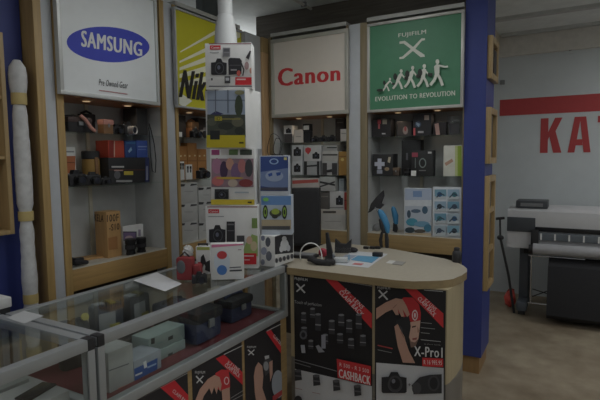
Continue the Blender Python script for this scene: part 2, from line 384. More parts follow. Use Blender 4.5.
column('grey divider column with wooden edge between plastic-wrapped roll and first cabinet', 'A', 1.636, 1.700, XA, .044, 0)
column('grey divider column between the blue-oval sign and the yellow sign', 'A', 2.533, 2.614, XA, 0, 0)
column('grey divider column between the red-lettered sign and the green sign', 'B', -1.664, -1.563, YB, 0, 0)
t = thing('corner_post', 'tall pale wood post at the corner left of the red-lettered sign', 'post', (-2.515, 3.74, 0))
MB().box(-.055, .06, -.06, .1, 0, 2.60, wood((206, 164, 116)), .003).box(-.06, .064, -.064, .1, 2.60, 2.73, m_oak, .003).build('post', t)
MB().box(-.09, .045, -.30, -.07, 0, 2.73, m_grey, .002).build('grey_return', t)

# ------------------------------------------------------------------ signs
def sign(label, ax, a0, a1, z0, z1, front, face, proud=.035, fr=.022, framecol=(200, 202, 200)):
    loc = (front, (a0+a1)/2, z0) if ax == 'A' else ((a0+a1)/2, front, z0)
    t = thing('sign', label, 'sign', loc, PI/2 if ax == 'A' else 0, 'brand signs over the cabinets'); t['group'] = 'signs over the cabinets'
    W, H = (a1-a0)/2, z1-z0; b = MB(); fm = paint(framecol, .4, metal=.3, var=.02)
    for x0, x1, q0, q1 in ((-W, W, 0, fr), (-W, W, H-fr, H), (-W, -W+fr, fr, H-fr), (W-fr, W, fr, H-fr)): b.box(x0, x1, -proud, 0, q0, q1, fm, .003)
    b.build('frame', t)
    MB().box(-W+fr, W-fr, -proud+.012, 0, fr, H-fr, face).build('face_panel', t, smooth=False)
    n = Vector((1, 0, 0)) if ax == 'A' else Vector((0, -1, 0))
    P = Vector(loc)+n*(proud-.012)
    return t, Pen(t, P, n)
XS = XA                                       # signs sit in the line of the cabinets, proud of the niche
def sgn(ax, l, r, b, tt, proud):
    v = XA+proud if ax == 'A' else YB-proud
    f = (lambda x, y: onX(x, y, v).y) if ax == 'A' else (lambda x, y: onY(x, y, v).x)
    return f(l, 70), f(r, 70)
# blue oval sign
a0, a1 = sgn('A', 58.5, 158, 0, 0, .035)
t, p = sign('white lightbox sign with blue oval and white capitals, topmost at far left', 'A', a0, a1, ZSG, 2.72, XA+.012, paint((240, 244, 246), .45, var=.015), .035)
p.oval(108, 44.5, 41.5, 17.6, (54, 64, 190), 40, .075)
p.text('SAMSUNG', [(81.5, 46.5), (141.5, 56.5), (141.5, 42.5), (81.5, 30.2)], (232, 232, 232), .07)
p.done('blue_oval')
p.k += 2; p.mb = MB()
p.text('Pre Owned Gear', [(98.5, 85.5), (127.5, 88.5), (127.5, 82.5), (98.5, 78.8)], (60, 60, 66), .004, .2)
p.stroke([(98.5, 90.3), (127, 94.2)], .8, (190, 120, 126)); p.done('small_lettering')
# yellow sign
t, p = sign('yellow sign with white rays and slanted black lettering, partly behind the white pole', 'A', onX(175.8, 60, XA+.04).y, 3.40, ZSG+.005, 2.715, XA+.012, paint((206, 198, 30), .45, var=.02), .03, .014, (180, 182, 186))
for k in range(6):
    a = math.radians(35+7*k); b = math.radians(38+7*k)
    z0, y0 = 2.72-.9*.75, 2.63
pw = (244, 242, 214)
for (xa, ya, xb, yb, w0, w1) in ((179.4, 62, 240, 34, 1, 3.4), (179.4, 69, 240, 47, 1.5, 4), (179.4, 76, 240, 60, 2, 4.4), (180, 52, 230, 24, .6, 2.6), (179.4, 85, 240, 73, 2.4, 5)):
    p.poly([(xa, ya-w0), (xb, yb-w1), (xb, yb+w1), (xa, ya+w0)], pw)
p.poly([(178.8, 92), (192, 101), (184, 107), (178.9, 104)], (238, 238, 222))
p.done('white_rays'); p.mb = MB(); p.k += 2
p.text('Nikon', [(179.2, 97.4), (221, 104), (223, 74.4), (181.6, 70)], (28, 26, 24), .07, .22); p.done('lettering')
# red lettered sign
a0, a1 = sgn('B', 271.5, 348.5, 0, 0, .035)
t, p = sign('cream sign with red brand lettering, in the middle of the display wall', 'B', a0, a1, ZSG, 2.705, YB-.012, paint((224, 214, 204), .5, var=.015), .035, .03, (182, 180, 170))
p.text('Canon', [(278.8, 86.6), (339.5, 80.6), (339.5, 65), (278.8, 68.5)], (206, 44, 50), .1); p.done('lettering')
# green sign
a0, a1 = sgn('B', 367.5, 464, 0, 0, .035)
t, p = sign('green sign with white cross logo and row of walking figures', 'B', a0, a1, ZSG-.005, 2.712, YB-.012, paint((60, 124, 88), .45, var=.03), .035, .022, (186, 184, 178))
cw = (222, 226, 214)
p.text('FUJIFILM', [(398.5, 38.5), (426, 35), (426, 29.6), (398.5, 33.6)], cw, .06); p.done('wordmark'); p.mb = MB()
p.poly([(421, 31.5), (423, 30.4), (423.4, 35.2), (421, 35.6)], (200, 60, 60)) if False else None
p.poly([(399.5, 41.6), (405, 40.8), (413.2, 47), (421.5, 38.4), (425, 38.2), (425, 40.2), (422, 40.8), (415.4, 48.8), (424.4, 54.6), (425, 56.8), (420.6, 57.2), (413, 51), (403.6, 58.8), (399.4, 59.2), (399.4, 57.2), (402.4, 56.6), (410.8, 49), (403.6, 43.6), (399.5, 44)], cw)
p.done('cross_logo'); p.mb = MB(); p.text('EVOLUTION TO REVOLUTION', [(375.5, 101.4), (455, 95.4), (455, 90.4), (375.5, 97)], cw, .07)
p.done('slogan'); p.mb = MB(); p.k += 2
def walker(x, yb, h, bend, gear):
    hx = x+bend*h*.34
    p.oval(hx, yb-h*.9, h*.075, h*.095, cw, 12)
    p.poly([(x-h*.10, yb-h*.45), (x+h*.08, yb-h*.45), (hx+h*.08, yb-h*.76), (hx-h*.02, yb-h*.82), (hx-h*.13, yb-h*.72)], cw)
    p.stroke([(x-h*.02, yb-h*.48), (x+h*.12, yb-h*.24), (x+h*.2, yb)], h*.11, cw)
    p.stroke([(x-h*.02, yb-h*.48), (x-h*.1, yb-h*.22), (x-h*.26, yb-h*.02)], h*.11, cw)
    p.stroke([(hx+h*.02, yb-h*.74), (hx+h*.18, yb-h*.55), (hx+h*.3, yb-h*.55)] if gear else [(hx+h*.02, yb-h*.76), (hx+h*.3, yb-h*.70), (hx+h*.4, yb-h*.72)], h*.07, cw)
    if gear:
        p.oval(x-h*.14, yb-h*.62, h*.1, h*.17, (40, 44, 40), 12)
        p.poly([(hx+h*.16, yb-h*.6), (hx+h*.36, yb-h*.6), (hx+h*.36, yb-h*.46), (hx+h*.16, yb-h*.46)], (40, 44, 40))
walker(386.5, 91.2, 13.5, .8, 1); walker(398.5, 89.2, 20, .45, 1); walker(411, 88, 22, .3, 1); walker(424, 87.2, 23, .12, 1); walker(438, 86, 26.5, 0.02, 0)
p.oval(381, 90.6, 3.4, 1.5, (40, 44, 40), 12)
p.done('walking_figures')

# ------------------------------------------------------------------ goods: first cabinet (plane X)
def A(off): return ('X', XA-off)
def Ap(px, off, z): v = onX(px, 150, XA-off); v.z = z; return v
GC = 'cameras on the shelves'; GB = 'camera bags on the shelves'; GX = 'product boxes on the shelves'
m_pink = paint((196, 132, 118), .7); m_brown = paint((122, 84, 50), .6); m_olive = paint((150, 112, 46), .6)
bag('camera_bag', 'large black camera bag with pinkish flap at the left of the top left shelf', Ap(75, .12, Z1), PI/2, .16, .12, .105, m_soft, paint((64, 48, 46), .7), GB)
bag('camera_bag', 'small black pouch standing behind the large black camera bag', Ap(88, .24, Z1), PI/2, .085, .06, .15, m_soft, m_soft, GB)
tag(MB().tube([Ap(82, .045, Z1+.10), Ap(87, .035, Z1+.075), Ap(92, .03, Z1+.03), Ap(96, .03, Z1+.012)], .011, m_pink, 8).build('camera_strap'), 'pink padded strap trailing beside the large black camera bag', 'strap')
bag('camera_pouch', 'brown and pink soft pouch in the middle of the top left shelf', Ap(106.5, .1, Z1), PI/2, .075, .06, .105, m_brown, m_pink, GB, strap=False, cat='pouch')
slr('slr_camera', 'black camera between the pinkish pouch and the silver-lensed camera', Ap(116.5, .11, Z1), PI/2, .66)
t = slr('slr_camera', 'black camera with round silver front near the right of the top left shelf', Ap(127.5, .11, Z1), PI/2+.2, .86)
for ch in t.children:
    if ch.name.startswith('lens'): ch.data = ch.data.copy(); ch.data.materials[0] = paint((196, 190, 186), .3, metal=.5); ch['label'] = 'silver lens'
carton('product_box', 'tall plain black box at the right end of the top left shelf', 'box', A(.1), 137.5, 148, 108.5, Z1, .13, paint((34, 34, 36), .5), GX)[1]
# lower shelf
o, p = carton('product_box', 'white and orange box at the left end of the second left shelf', 'box', A(.17), 62.5, 75.5, 147, Z2, .08, m_white, GX)
p.rect(62.8, 156, 75.2, 178, (176, 96, 56)); p.rect(64, 151, 74, 152.4, (150, 150, 150)); p.rect(63, 162, 75, 163, (120, 60, 36)); p.done()
slr('slr_camera', 'black camera in front of the white and orange box', Ap(73.5, .09, Z2), PI/2, .92)
t = thing('lens_case', 'olive brown lens case with black lid on the second left shelf', 'case', Ap(90.2, .2, Z2), PI/2)
MB().lathe([(.05, 0), (.053, .01), (.053, .155), (.05, .16)], Matrix(), m_olive).build('body', t)
MB().lathe([(.055, .16), (.055, .205), (.05, .212)], Matrix(), m_blk).build('lid', t)
MB().box(-.012, .012, -.06, -.052, .06, .17, m_brown, .002).build('strap_tab', t)
slr('slr_camera', 'black camera in front of the olive lens case', Ap(90.5, .085, Z2), PI/2-.15, .78)
slr('slr_camera', 'black camera in front of the wide black box', Ap(103.6, .06, Z2), PI/2, .5)
o, p = carton('product_box', 'wide black box with white print and yellow label on the second left shelf', 'box', A(.10), 108.5, 149, 157.5, Z2, .17, m_blk, GX)
p.rect(111.5, 166, 124, 167.6, (190, 190, 190)); p.rect(114, 169.5, 123, 171, (200, 160, 150)); p.rect(123.8, 171.2, 133, 175, (196, 176, 60)); p.rect(116, 180, 132, 182, (150, 150, 150)); p.oval(117, 175, 3.2, 4, (90, 90, 96))
p.rect(108.6, 169.6, 149, 170.1, (110, 60, 40)); p.rect(145, 157.8, 148.8, 185, (36, 44, 92)); p.rect(145.6, 166, 147.6, 180, (120, 124, 150)); p.done()
ztb = Z2+o.dimensions.z+.0005 if o.dimensions.z else Z2+.14
bpy.context.view_layer.update(); ztb = Z2+o.dimensions.z+.0005
o, p = carton('product_box', 'red box with white stripe on top of the wide black box', 'box', A(.13), 108.5, 124.5, 140.5, ztb, .12, paint((196, 62, 42), .5), GX)
p.rect(113.8, 140.8, 114.8, 157, (214, 180, 160)); p.rect(109, 141, 113.6, 157, (140, 40, 34)); p.done()
o, p = carton('product_box', 'dark blue box between the red box and the brighter blue box', 'box', A(.13), 125.2, 136.2, 140.5, ztb, .12, paint((36, 66, 134), .5), GX)
p.poly([(128, 151), (131, 147), (132, 150), (129, 153)], (150, 190, 220)); p.rect(126, 142, 135.5, 144, (60, 110, 170)); p.done()
o, p = carton('product_box', 'blue box rightmost on top of the wide black box', 'box', A(.13), 136.8, 147.8, 140.5, ztb, .12, paint((52, 80, 170), .5), GX)
p.rect(138, 146, 147, 147.2, (140, 160, 210)); p.rect(138, 149, 146, 150, (110, 130, 200)); p.done()
tag(MB().tube([Ap(150.0, -.03, Z1+.075), Ap(151.8, -.03, Z1+.03), Ap(154.5, -.03, Z1-.06), Ap(155.6, -.03, Z1-.17), Ap(154.5, -.03, Z1-.25), Ap(151.5, -.03, Z1-.24), Ap(150.3, -.03, Z1-.12), Ap(150.0, -.03, Z1-.02), Ap(149.6, -.03, Z1+.05)], .0035, m_blk, 6).build('loose_cable'), 'thin black cable looped down at the right end of the left shelves', 'cable')  # cable loop hung free in front of the shelves
# cabinet floor
kb = MB()
o, p = carton('kraft_box', 'tall brown kraft carton with handwritten black lettering on the cabinet floor', 'box', A(.09), 105.2, 119.2, 211.5, ZF+.0005, .115, m_card)
p.text('100F', [(107, 222), (118.5, 221), (118.5, 213.5), (107, 215)], (40, 30, 26), .02); p.text('-S10', [(109, 231), (119, 229.5), (119, 223), (109, 224.6)], (40, 30, 26), .02); p.poly([(108, 238), (117, 236), (117.5, 249), (108.5, 250)], (168, 112, 62)); p.done('handwriting')
q = Pen(o, Vector(o.location)+Vector((-.05, -o.dimensions.x/2, 0)), (0, -1, 0)); bpy.context.view_layer.update()
q = Pen(o, Vector((o.location.x, o.location.y-o.dimensions.x/2, 0)), (0, -1, 0)); q.text('KELA', [(94.5, 221), (103.5, 222), (103.5, 215), (94.5, 214)], (40, 30, 26), .02); q.done('side_handwriting')
o, p = carton('display_card', 'white card with purple picture behind the two black lenses', 'card', A(.10), 121.5, 142, 225.5, ZF+.0005, .03, m_white)
p.rect(122.5, 231.5, 136.5, 241, (46, 40, 60)); p.rect(123.5, 232.5, 135.5, 240, (122, 100, 140)); p.oval(129, 238, 4, 2.4, (196, 170, 176)); p.rect(138, 229.5, 140.5, 236, (160, 150, 170)); p.done()
lens('camera_lens', 'black lens standing left in front of the white card', Ap(126.5, .045, ZF+.0062), .105, .034)
lens('camera_lens', 'black lens standing right in front of the white card', Ap(137.4, .045, ZF+.0062), .100, .033)
t = thing('camera_strap', 'coiled black strap at the left end of the cabinet floor', 'strap', Ap(73, .06, ZF+.0065), PI/2)
MB().tube([(-.06, 0, .012), (-.045, -.03, .03), (0, -.035, .02), (.04, -.02, .012), (.045, .02, .012), (0, .03, .03), (-.05, .02, .045)], .012, m_soft, 8).build('webbing', t)
MB().box(-.03, .03, -.015, .02, .001, .045, m_blk, .008).build('pad', t)
tag(MB().box(-.11, .11, -.05, .05, 0, .012, m_card, .002).build('cardboard_sheet', loc=Ap(83, .2, ZF+.0008), rot=PI/2-.2), 'flat brown cardboard lying behind the coiled black strap', 'cardboard')

# ------------------------------------------------------------------ goods: second cabinet
def dots(p, pts, r, c):
    for x, y in pts: p.oval(x, y, r, r, c, 8); p.k -= 1
    p.k += 1
carton('product_box', 'black box at the left end of the top shelf under the yellow sign', 'box', A(.17), 178.5, 186.5, 115.5, Z1, .09, m_blk, GX)
bag('camera_bag', 'brown leather bag on the top shelf under the yellow sign', Ap(192, .17, Z1), PI/2, .085, .08, .15, paint((150, 96, 58), .6), m_brown, GB)
tag(MB().box(-.022, .022, 0, .003, 0, .036, m_white).build('price_card', loc=Ap(180.5, .02, Z1), rot=PI/2), 'small white card at the front of the shelf under the yellow sign', 'card')
slr('slr_camera', 'black camera beside brown bag under the yellow sign', Ap(195.5, .075, Z1), PI/2, .72)
slr('slr_camera', 'black camera with silver body on the shelf beside the poster-covered carton', Ap(207, .075, Z1), PI/2, .85, silver=True)
carton('product_box', 'black box at the back right of the top shelf under the yellow sign', 'box', A(.2), 198.5, 211, 118.5, Z1, .07, paint((40, 34, 34), .6), GX)
for l, r, tt, lb in ((178.8, 187, 146, 'leftmost'), (187.6, 197, 143, 'second'), (197.6, 206.5, 149, 'third')):
    o, p = carton('leather_case', lb+' tan studded case on the lower shelf under the yellow sign', 'case', A(.2), l, r, tt, Z2, .07, paint((168, 110, 54), .6), 'tan cases on the lower shelf')
    dots(p, [(l+2, 156), (r-2.2, 155.6)], .9, (226, 206, 160)); p.rect(l+.4, 160.5, r-.4, 161.2, (120, 76, 40)); p.done()
for l, r, tt, lb in ((179.4, 184.2, 161.5, 'left'), (186, 192.2, 164.5, 'right')):
    o, p = carton('display_card', 'small white card with two lens pictures, '+lb+' one on the lower shelf', 'card', A(.055), l, r, tt, Z2, .01, m_white, 'lens cards')
    for u in (.28, .72):
        x = l+(r-l)*u; p.rect(x-.9, tt+1.6, x+.9, tt+4.4, (30, 30, 34)); p.rect(x-.65, tt+4.6, x+.65, tt+8, (30, 30, 34))
    p.done()
slr('slr_camera', 'black camera facing out on the lower shelf under the yellow sign', Ap(201.4, .075, Z2), PI/2, .82)
z = ZF+.0005; GG = 'grey cartons under the yellow sign'
for l, r, cols, nm in ((179.2, 197, ((243, 222), (222, 203.5), (203.5, 183)), 'left'), (198, 213, ((243, 222), (222, 201), (201, 186.5)), 'right')):
    z = ZF+.0005
    for k, (yb, yt) in enumerate(cols):
        o, p = carton('product_box', ('bottom', 'middle', 'topmost')[k]+' grey carton in the '+nm+' stack under the yellow sign', 'box', A(.05), l, r, yt, z, .16, paint((188, 188, 186), .5), GG)
        p.poly([(l+.3, yt+1), (l+6, yt+1.2), (l+5, yt+3.4), (l+.3, yt+3.8)], (44, 44, 46)); p.poly([(r-6, yt+.8), (r-.3, yt+.6), (r-.3, yt+2), (r-7, yt+3)], (60, 60, 62)); p.rect(l+5, yt+8, r-4, yt+8.8, (160, 160, 160)); p.done()
        bpy.context.view_layer.update(); z += o.dimensions.z+.0005

# ------------------------------------------------------------------ goods: third cabinet (plane Y)
def Bq(off): return ('Y', YB+off)
def Bp(px, off, z): v = onY(px, 150, YB+off); v.z = z; return v
ZC1, ZC2 = 1.797, 1.506
def stackbox(label, l, r, t, z, off, D, col, group=GX):
    o, p = carton('product_box', label, 'box', Bq(off), l, r, t, z, D, paint(col, .5), group); bpy.context.view_layer.update()
    return o, p, z+o.dimensions.z+.0005
o, p, z = stackbox('white box with camera picture at the left of the shelf under the cream sign', 284, 292.6, 125.5, ZC1, .10, .1, (226, 226, 226))
p.cam(286, 128, 291, 133); p.rect(284.2, 134, 292.4, 143, (70, 66, 66)); p.done()
o, p, z = stackbox('small plain white box right of the white camera box under the cream sign', 294, 303, 129.5, ZC1, .08, .1, (226, 216, 206))
p.rect(296, 136, 301, 137, (180, 170, 164)); p.done()
t = thing('camera_flash', 'black flash unit standing upright on the shelf under the cream sign', 'flash', Bp(308, .1, ZC1), 0)
MB().box(-.035, .035, -.02, .03, 0, .10, m_blk, .006).build('body', t)
MB().box(-.036, .036, -.028, .03, .10, .165, m_blk, .006).box(-.028, .028, -.0295, -.0282, .112, .15, m_white).build('head', t)
for px, sc, lb in ((315.5, .54, 'leftmost of the three black cameras under the cream sign'), (323.5, .56, 'middle of the three black cameras under the cream sign'), (332.2, .58, 'rightmost of the three black cameras under the cream sign')):
    slr('slr_camera', lb, Bp(px, .09, ZC1), 0, sc)
o, p, z = stackbox('black box at the back right of the shelf under the cream sign', 335.5, 344.5, 118.5, ZC1, .2, .07, (36, 34, 36)); p.rect(337, 122, 343, 123, (90, 90, 90)); p.done()
o, p, z = stackbox('white upright box at the right end of the shelf under the cream sign', 340.5, 347, 129, ZC1, .07, .08, (206, 200, 194)); p.rect(341.5, 133, 346, 134, (150, 150, 150)); p.done()
# middle shelf
o, p, zz = stackbox('lower white box with camera picture at left of the middle shelf', 292, 302, 161, ZC2, .06, .16, (206, 208, 210)); p.cam(294, 163.5, 300.5, 172); p.done()
o, p, _ = stackbox('upper white box with camera picture at left of the middle shelf', 292, 302, 145, zz, .06, .16, (206, 208, 210)); p.cam(293.6, 147, 301, 156); p.done()
o, p, zz = stackbox('grey carton with black strips left of centre on the middle shelf', 303.6, 319.5, 161, ZC2, .06, .18, (178, 180, 182)); p.rect(304, 161.4, 307, 175, (40, 40, 42)); p.rect(317, 161.4, 319.3, 175, (40, 40, 42)); p.poly([(307, 165.4), (317, 164.6), (317, 166.4), (307, 167)], (50, 50, 52)); p.done()
o, p, _ = stackbox('white box with red heart and black camera picture on the middle shelf', 304, 321, 145, zz, .06, .16, (214, 212, 212)); p.poly([(305.2, 148.6), (308, 147.2), (311, 148.4), (311, 151), (308.2, 154.6), (305.4, 151.4)], (206, 60, 64)); p.cam(312.5, 152, 319.5, 158.8); p.done()
o, p, zz = stackbox('grey carton with dark picture right of centre on the middle shelf', 322, 337.5, 161.5, ZC2, .06, .18, (186, 186, 186)); p.rect(322.4, 163, 327, 175, (60, 58, 58)); p.rect(332, 163, 337.2, 175, (52, 52, 54)); p.poly([(327, 170), (332, 169), (332, 172), (327, 172.6)], (40, 40, 42)); p.done()
o, p, zz = stackbox('flat grey carton right of the red-heart box', 322.2, 338, 151, zz, .06, .18, (196, 194, 190)); p.rect(322.6, 154, 337.5, 155.6, (70, 68, 66)); p.done()
o, p, _ = stackbox('thin grey carton on top of the flat grey carton', 323, 337, 145.2, zz, .07, .16, (180, 178, 176)); p.rect(327, 147, 337, 148.2, (60, 60, 60)); p.done()
o, p, _ = stackbox('tall golden brown box at the right end of the middle shelf', 338.6, 346.6, 151.5, ZC2, .05, .08, (166, 122, 56)); p.oval(342.4, 159.6, 1.6, 1.6, (226, 200, 120)); p.rect(339, 156, 346.2, 156.8, (120, 84, 40)); p.done()
# below: stacks on cabinet floor
z = ZF+.0005
o, p, z = stackbox('wide white carton lowest beside the tall black upright case', 321, 345.5, 214.5, z, .05, .2, (190, 188, 184)); p.rect(325, 221, 341, 221.8, (160, 158, 154)); p.done()
o, p, z = stackbox('thin white carton on the wide white carton', 320.8, 345, 209.5, z, .05, .2, (204, 198, 190)); p.rect(323, 211, 336, 213, (70, 66, 62)); p.done()
z3 = z
o, p, zw = stackbox('white carton with camera picture right of the tall black upright case', 329.6, 343.8, 191.5, z3, .05, .18, (206, 206, 206)); p.cam(336, 195.5, 343, 205); p.rect(329.8, 207, 343.6, 208, (140, 140, 140)); p.done()
o, p, zz = stackbox('dark carton between tall black upright case and white camera carton', 319.8, 329, 192.5, z3, .05, .18, (84, 80, 78)); p.rect(321, 196, 328, 197, (130, 126, 120)); p.done()
stackbox('thin red carton edge-on at the right of the white camera carton', 344.3, 346.8, 192.5, z3, .06, .15, (170, 60, 50))[1].rect(344.4, 200, 346.6, 201, (120, 40, 36)).done()
bpy.context.view_layer.update()
zq = z3+.225
o, p, zz = stackbox('grey carton with black straps under the middle shelf', 319.4, 335, 176.8, max(zz, zw), .05, .18, (190, 190, 188)); p.poly([(319.8, 181), (335, 184), (335, 186), (319.8, 183)], (44, 44, 46)); p.poly([(319.8, 186), (335, 181), (335, 182.6), (319.8, 187.5)], (60, 60, 62)); p.done()
o, p, _ = stackbox('bluish grey upright box at the right under the middle shelf', 339, 343.6, 178.5, zw, .08, .1, (150, 158, 164)); p.done() if False else p.rect(340, 180, 345, 181, (120, 126, 132)).done()
# red striped carton (on top of a carton hidden behind the tall black case)
o, p, z = stackbox('white carton hidden low behind the tall black upright case', 293, 318, 200, ZF+.0005, .05, .2, (196, 196, 196)); p.rect(296, 212, 314, 213, (150, 150, 150)); p.done()
o, p, z = stackbox('white carton with dark band just under the red-striped carton', 293, 318.6, 187.5, z, .05, .2, (206, 204, 200)); p.rect(293.4, 190, 318, 192, (60, 56, 54)); p.done()
o, p, z = stackbox('flat carton with red and white stripes just under the middle shelf', 292, 318.8, 178, z, .05, .2, (214, 206, 200)); p.poly([(292.4, 180.6), (318, 179.2), (318.4, 182.4), (292.4, 184)], (200, 92, 84)); p.done()
t = thing('loose_cable', 'loops of thin black cable at the left of the cabinet under the cream sign', 'cable', Bp(276, -.045, 1.80))  # cable loops hung free before the cabinet
for k, (rx, rz, cx) in enumerate(((.07, .12, -.02), (.045, .08, .012))):
    MB().tube([(cx+rx*math.cos(a), .01*k+.01*math.sin(3*a), -.04+rz*math.sin(a)) for a in (2*PI*j/20 for j in range(20))], .003, m_blk, 6, True).build('loop', t)
MB().box(-.045, .06, -.012, .02, -.13, -.105, m_blk, .004).build('plug', t)

# ------------------------------------------------------------------ goods: fourth cabinet
o, p, z = stackbox('black box with red mark at the left of the top shelf under the green sign', 371.5, 390.5, 119, Z1, .08, .12, (30, 28, 30)); p.rect(372.4, 119.6, 390, 121.4, (50, 48, 50)); p.rect(377.6, 119.8, 381, 123.8, (176, 60, 70)); p.rect(378.2, 124, 380, 128.8, (200, 90, 96)); p.done('red_mark'); p.mb = MB(); p.rect(382.6, 119.4, 387, 124.2, (176, 168, 150)); p.rect(382, 133, 385.6, 134.4, (190, 190, 190)); p.done()
o, p, z = stackbox('dark box with pale figure picture second from left under the green sign', 396.5, 412, 121, Z1, .12, .1, (46, 44, 46)); p.rect(397.6, 122, 411, 135, (66, 62, 62)); p.oval(405.4, 130.4, 2.6, 4, (170, 150, 146)); p.oval(405.4, 128.8, 1.1, 2.6, (176, 80, 84)); p.done()
o, p, z = stackbox('tall black box with white sticker on the top shelf under the green sign', 412.8, 431, 113.5, Z1, .06, .13, (28, 28, 32)); p.rect(424.4, 115.2, 429, 120, (176, 160, 150)); p.oval(418, 124.4, 3.2, 3, (56, 70, 92)); p.poly([(416, 122), (420, 124), (419, 127), (416.6, 125)], (140, 160, 180)); p.rect(413.4, 128, 415.4, 135.4, (196, 80, 84)); p.rect(418, 131, 423.6, 133, (170, 170, 170)); p.done()
o, p, z = stackbox('small black box with pink picture right of the tall stickered box', 433, 446, 122, Z1, .08, .08, (30, 26, 28)); p.poly([(434.6, 124), (438.6, 123), (440, 134.6), (436, 135)], (186, 146, 136)); p.done()
t = thing('plastic_bag', 'clear plastic packet at the right end of the top shelf under the green sign', 'bag', Bp(454, .1, Z1), 0)
MB().box(-.055, .055, -.02, .03, 0, .15, m_acryl, .015).build('film', t)
MB().box(-.04, .04, 0, .012, .004, .09, paint((60, 58, 60), .6), .004).box(-.03, .03, -.004, -.001, .10, .115, m_gry).build('contents', t)
o, p, z = stackbox('black box with white cross emblem at the left of the lower shelf', 372.5, 393, 154, Z2, .06, .12, (30, 30, 32))
for a, b in ((0, 1), (1, 0)): p.rect(379.6-(2 if a else 5), 164-(5.4 if a else 2), 379.6+(2 if a else 5), 164+(5.4 if a else 2), (186, 190, 206)); 
p.rect(377, 170, 382.4, 173.6, (150, 154, 170)); p.poly([(388.6, 157), (391, 157), (390, 163), (387.6, 162)], (190, 180, 156)); p.oval(387, 169, 2.4, 1.8, (150, 130, 100)); p.done()
bag('camera_pouch', 'small dark brown pouch beside the cross-emblem box', Bp(397, .07, Z2), 0, .052, .05, .075, paint((62, 50, 42), .7), paint((104, 84, 66), .7), GB, strap=False, cat='pouch')
o, p, z = stackbox('tall black box at the back middle of the lower shelf', 401.5, 420.5, 140, Z2, .14, .1, (24, 24, 26)); p.rect(406, 153, 408, 160, (90, 90, 96)); p.done()
o, p, z = stackbox('black box with pale ring picture in the middle of the lower shelf', 411.5, 433, 150.5, Z2, .05, .08, (28, 29, 30)); p.oval(422.6, 163, 3.6, 5, (120, 134, 132)); p.oval(422.6, 163, 2.6, 3.8, (28, 29, 30)); p.rect(415, 158, 415.8, 168, (110, 120, 118)); p.rect(428, 151.6, 431.6, 153.6, (190, 190, 190)); p.rect(419, 170, 426, 171, (120, 120, 120)); p.rect(412, 152.6, 418, 157, (150, 60, 76)); p.done()
tag(MB().box(-.02, .02, 0, .002, 0, .042, m_white).build('price_card', loc=Bp(413.8, .03, Z2)), 'small white tag in front of the ring-picture box', 'card')
lens('camera_lens', 'small black lens left of the small white tag on the lower shelf', Bp(407.4, .06, Z2), .06, .026, 'small items on the lower shelf')
o, p, z = stackbox('white box with green edge at the right end of the lower shelf', 443.5, 462, 145.5, Z2, .06, .08, (222, 222, 210)); p.rect(457.6, 145.8, 461.7, 176, (150, 178, 60)); p.rect(455, 145.8, 457.6, 176, (196, 206, 140)); p.poly([(444.6, 163), (452, 158.6), (453.4, 161.4), (446, 166)], (190, 150, 126)); p.done()
# picture boards on its floor
def board(label, l, r, t, off, col):
    return carton('picture_board', label, 'poster', Bq(off), l, r, t, ZF+.0065, .01, paint(col, .5), 'picture boards on the cabinet floor')
o, p = board('white board with blue water pictures on the cabinet floor', 404.5, 432, 188, .03, (214, 220, 228))
p.rect(405, 188.6, 431.6, 200, (176, 190, 214)); p.rect(413, 191, 422, 197, (120, 150, 196)); p.rect(405, 206, 431.6, 222, (186, 196, 210))
for x, y, a, b, c in ((409, 214, 2, 4, (60, 80, 100)), (416, 211, 5, 2, (80, 100, 124)), (425, 210, 3, 4, (60, 90, 116)), (412, 222, 6, 4, (70, 150, 176)), (422, 224, 8, 3, (110, 160, 190)), (428, 228, 4, 4, (60, 120, 150)), (410, 230, 5, 3, (44, 60, 70)), (420, 231, 6, 2, (80, 76, 70))): p.oval(x, y, a, b, c, 10)
p.rect(405, 233, 431.8, 236, (190, 170, 140)); p.done()
o, p = board('white board with eight small blue pictures beside the blue end wall', 433, 461.6, 187, .02, (216, 222, 230))
for i in range(2):
    for j in range(4):
        x, y = 434.6+13.2*i, 189.4+12*j
        p.rect(x, y, x+11.8, y+10, ((120, 164, 186), (150, 180, 204), (104, 150, 176), (160, 178, 190))[(i+j) % 4])
        p.rect(x, y+7, x+11.8, y+10, (190, 200, 206)); p.oval(x+5+i*2, y+5, 2.6, 2.6, ((40, 84, 130), (30, 40, 48), (50, 110, 120), (60, 76, 96))[(2*i+j) % 4], 10)
        p.stroke([(x+2, y+8), (x+6, y+4), (x+10, y+6)], 1.2, (50, 66, 84))
p.done()

# ------------------------------------------------------------------ left: blue wall shelf, wrapped roll, small white printer
ysh = onX(15, 232, -2.50).y
t = thing('wall_shelf', 'light wood box shelf on the blue wall at the left edge', 'shelf', (-2.6, ysh-.25, 1.285))
def frame_box(t, W, H, D, th=.022, bars=(), back=None, lean=()):
    """open wooden box, local x = depth outwards, y = width centred, z up from 0"""
    for nm, b in (('side', (0, D, -W/2, -W/2+th, 0, H)), ('side', (0, D, W/2-th, W/2, 0, H)), ('top', (0, D, -W/2+th, W/2-th, H-th, H)), ('bottom', (0, D, -W/2+th, W/2-th, 0, th))):
        MB().box(*b, m_oak, .002).build(nm, t)
    for z in bars: MB().box(0, D*.95, -W/2+th, W/2-th, z, z+th*.8, m_oak, .002).build('shelf', t)
    MB().box(.001, .008, -W/2+th, W/2-th, th, H-th, back or m_dark).build('back', t, smooth=False)
frame_box(t, .50, onX(5, 33, -2.5).z-1.285, .10, bars=(.38, .68), back=wood((150, 118, 78)))
t = thing('wrapped_roll', 'tall roll wrapped in white plastic with tape bands, leaning at the blue wall', 'roll', (-2.505, 1.498, 0))
mw = paint((206, 206, 206), .4, var=.10, scale=30)
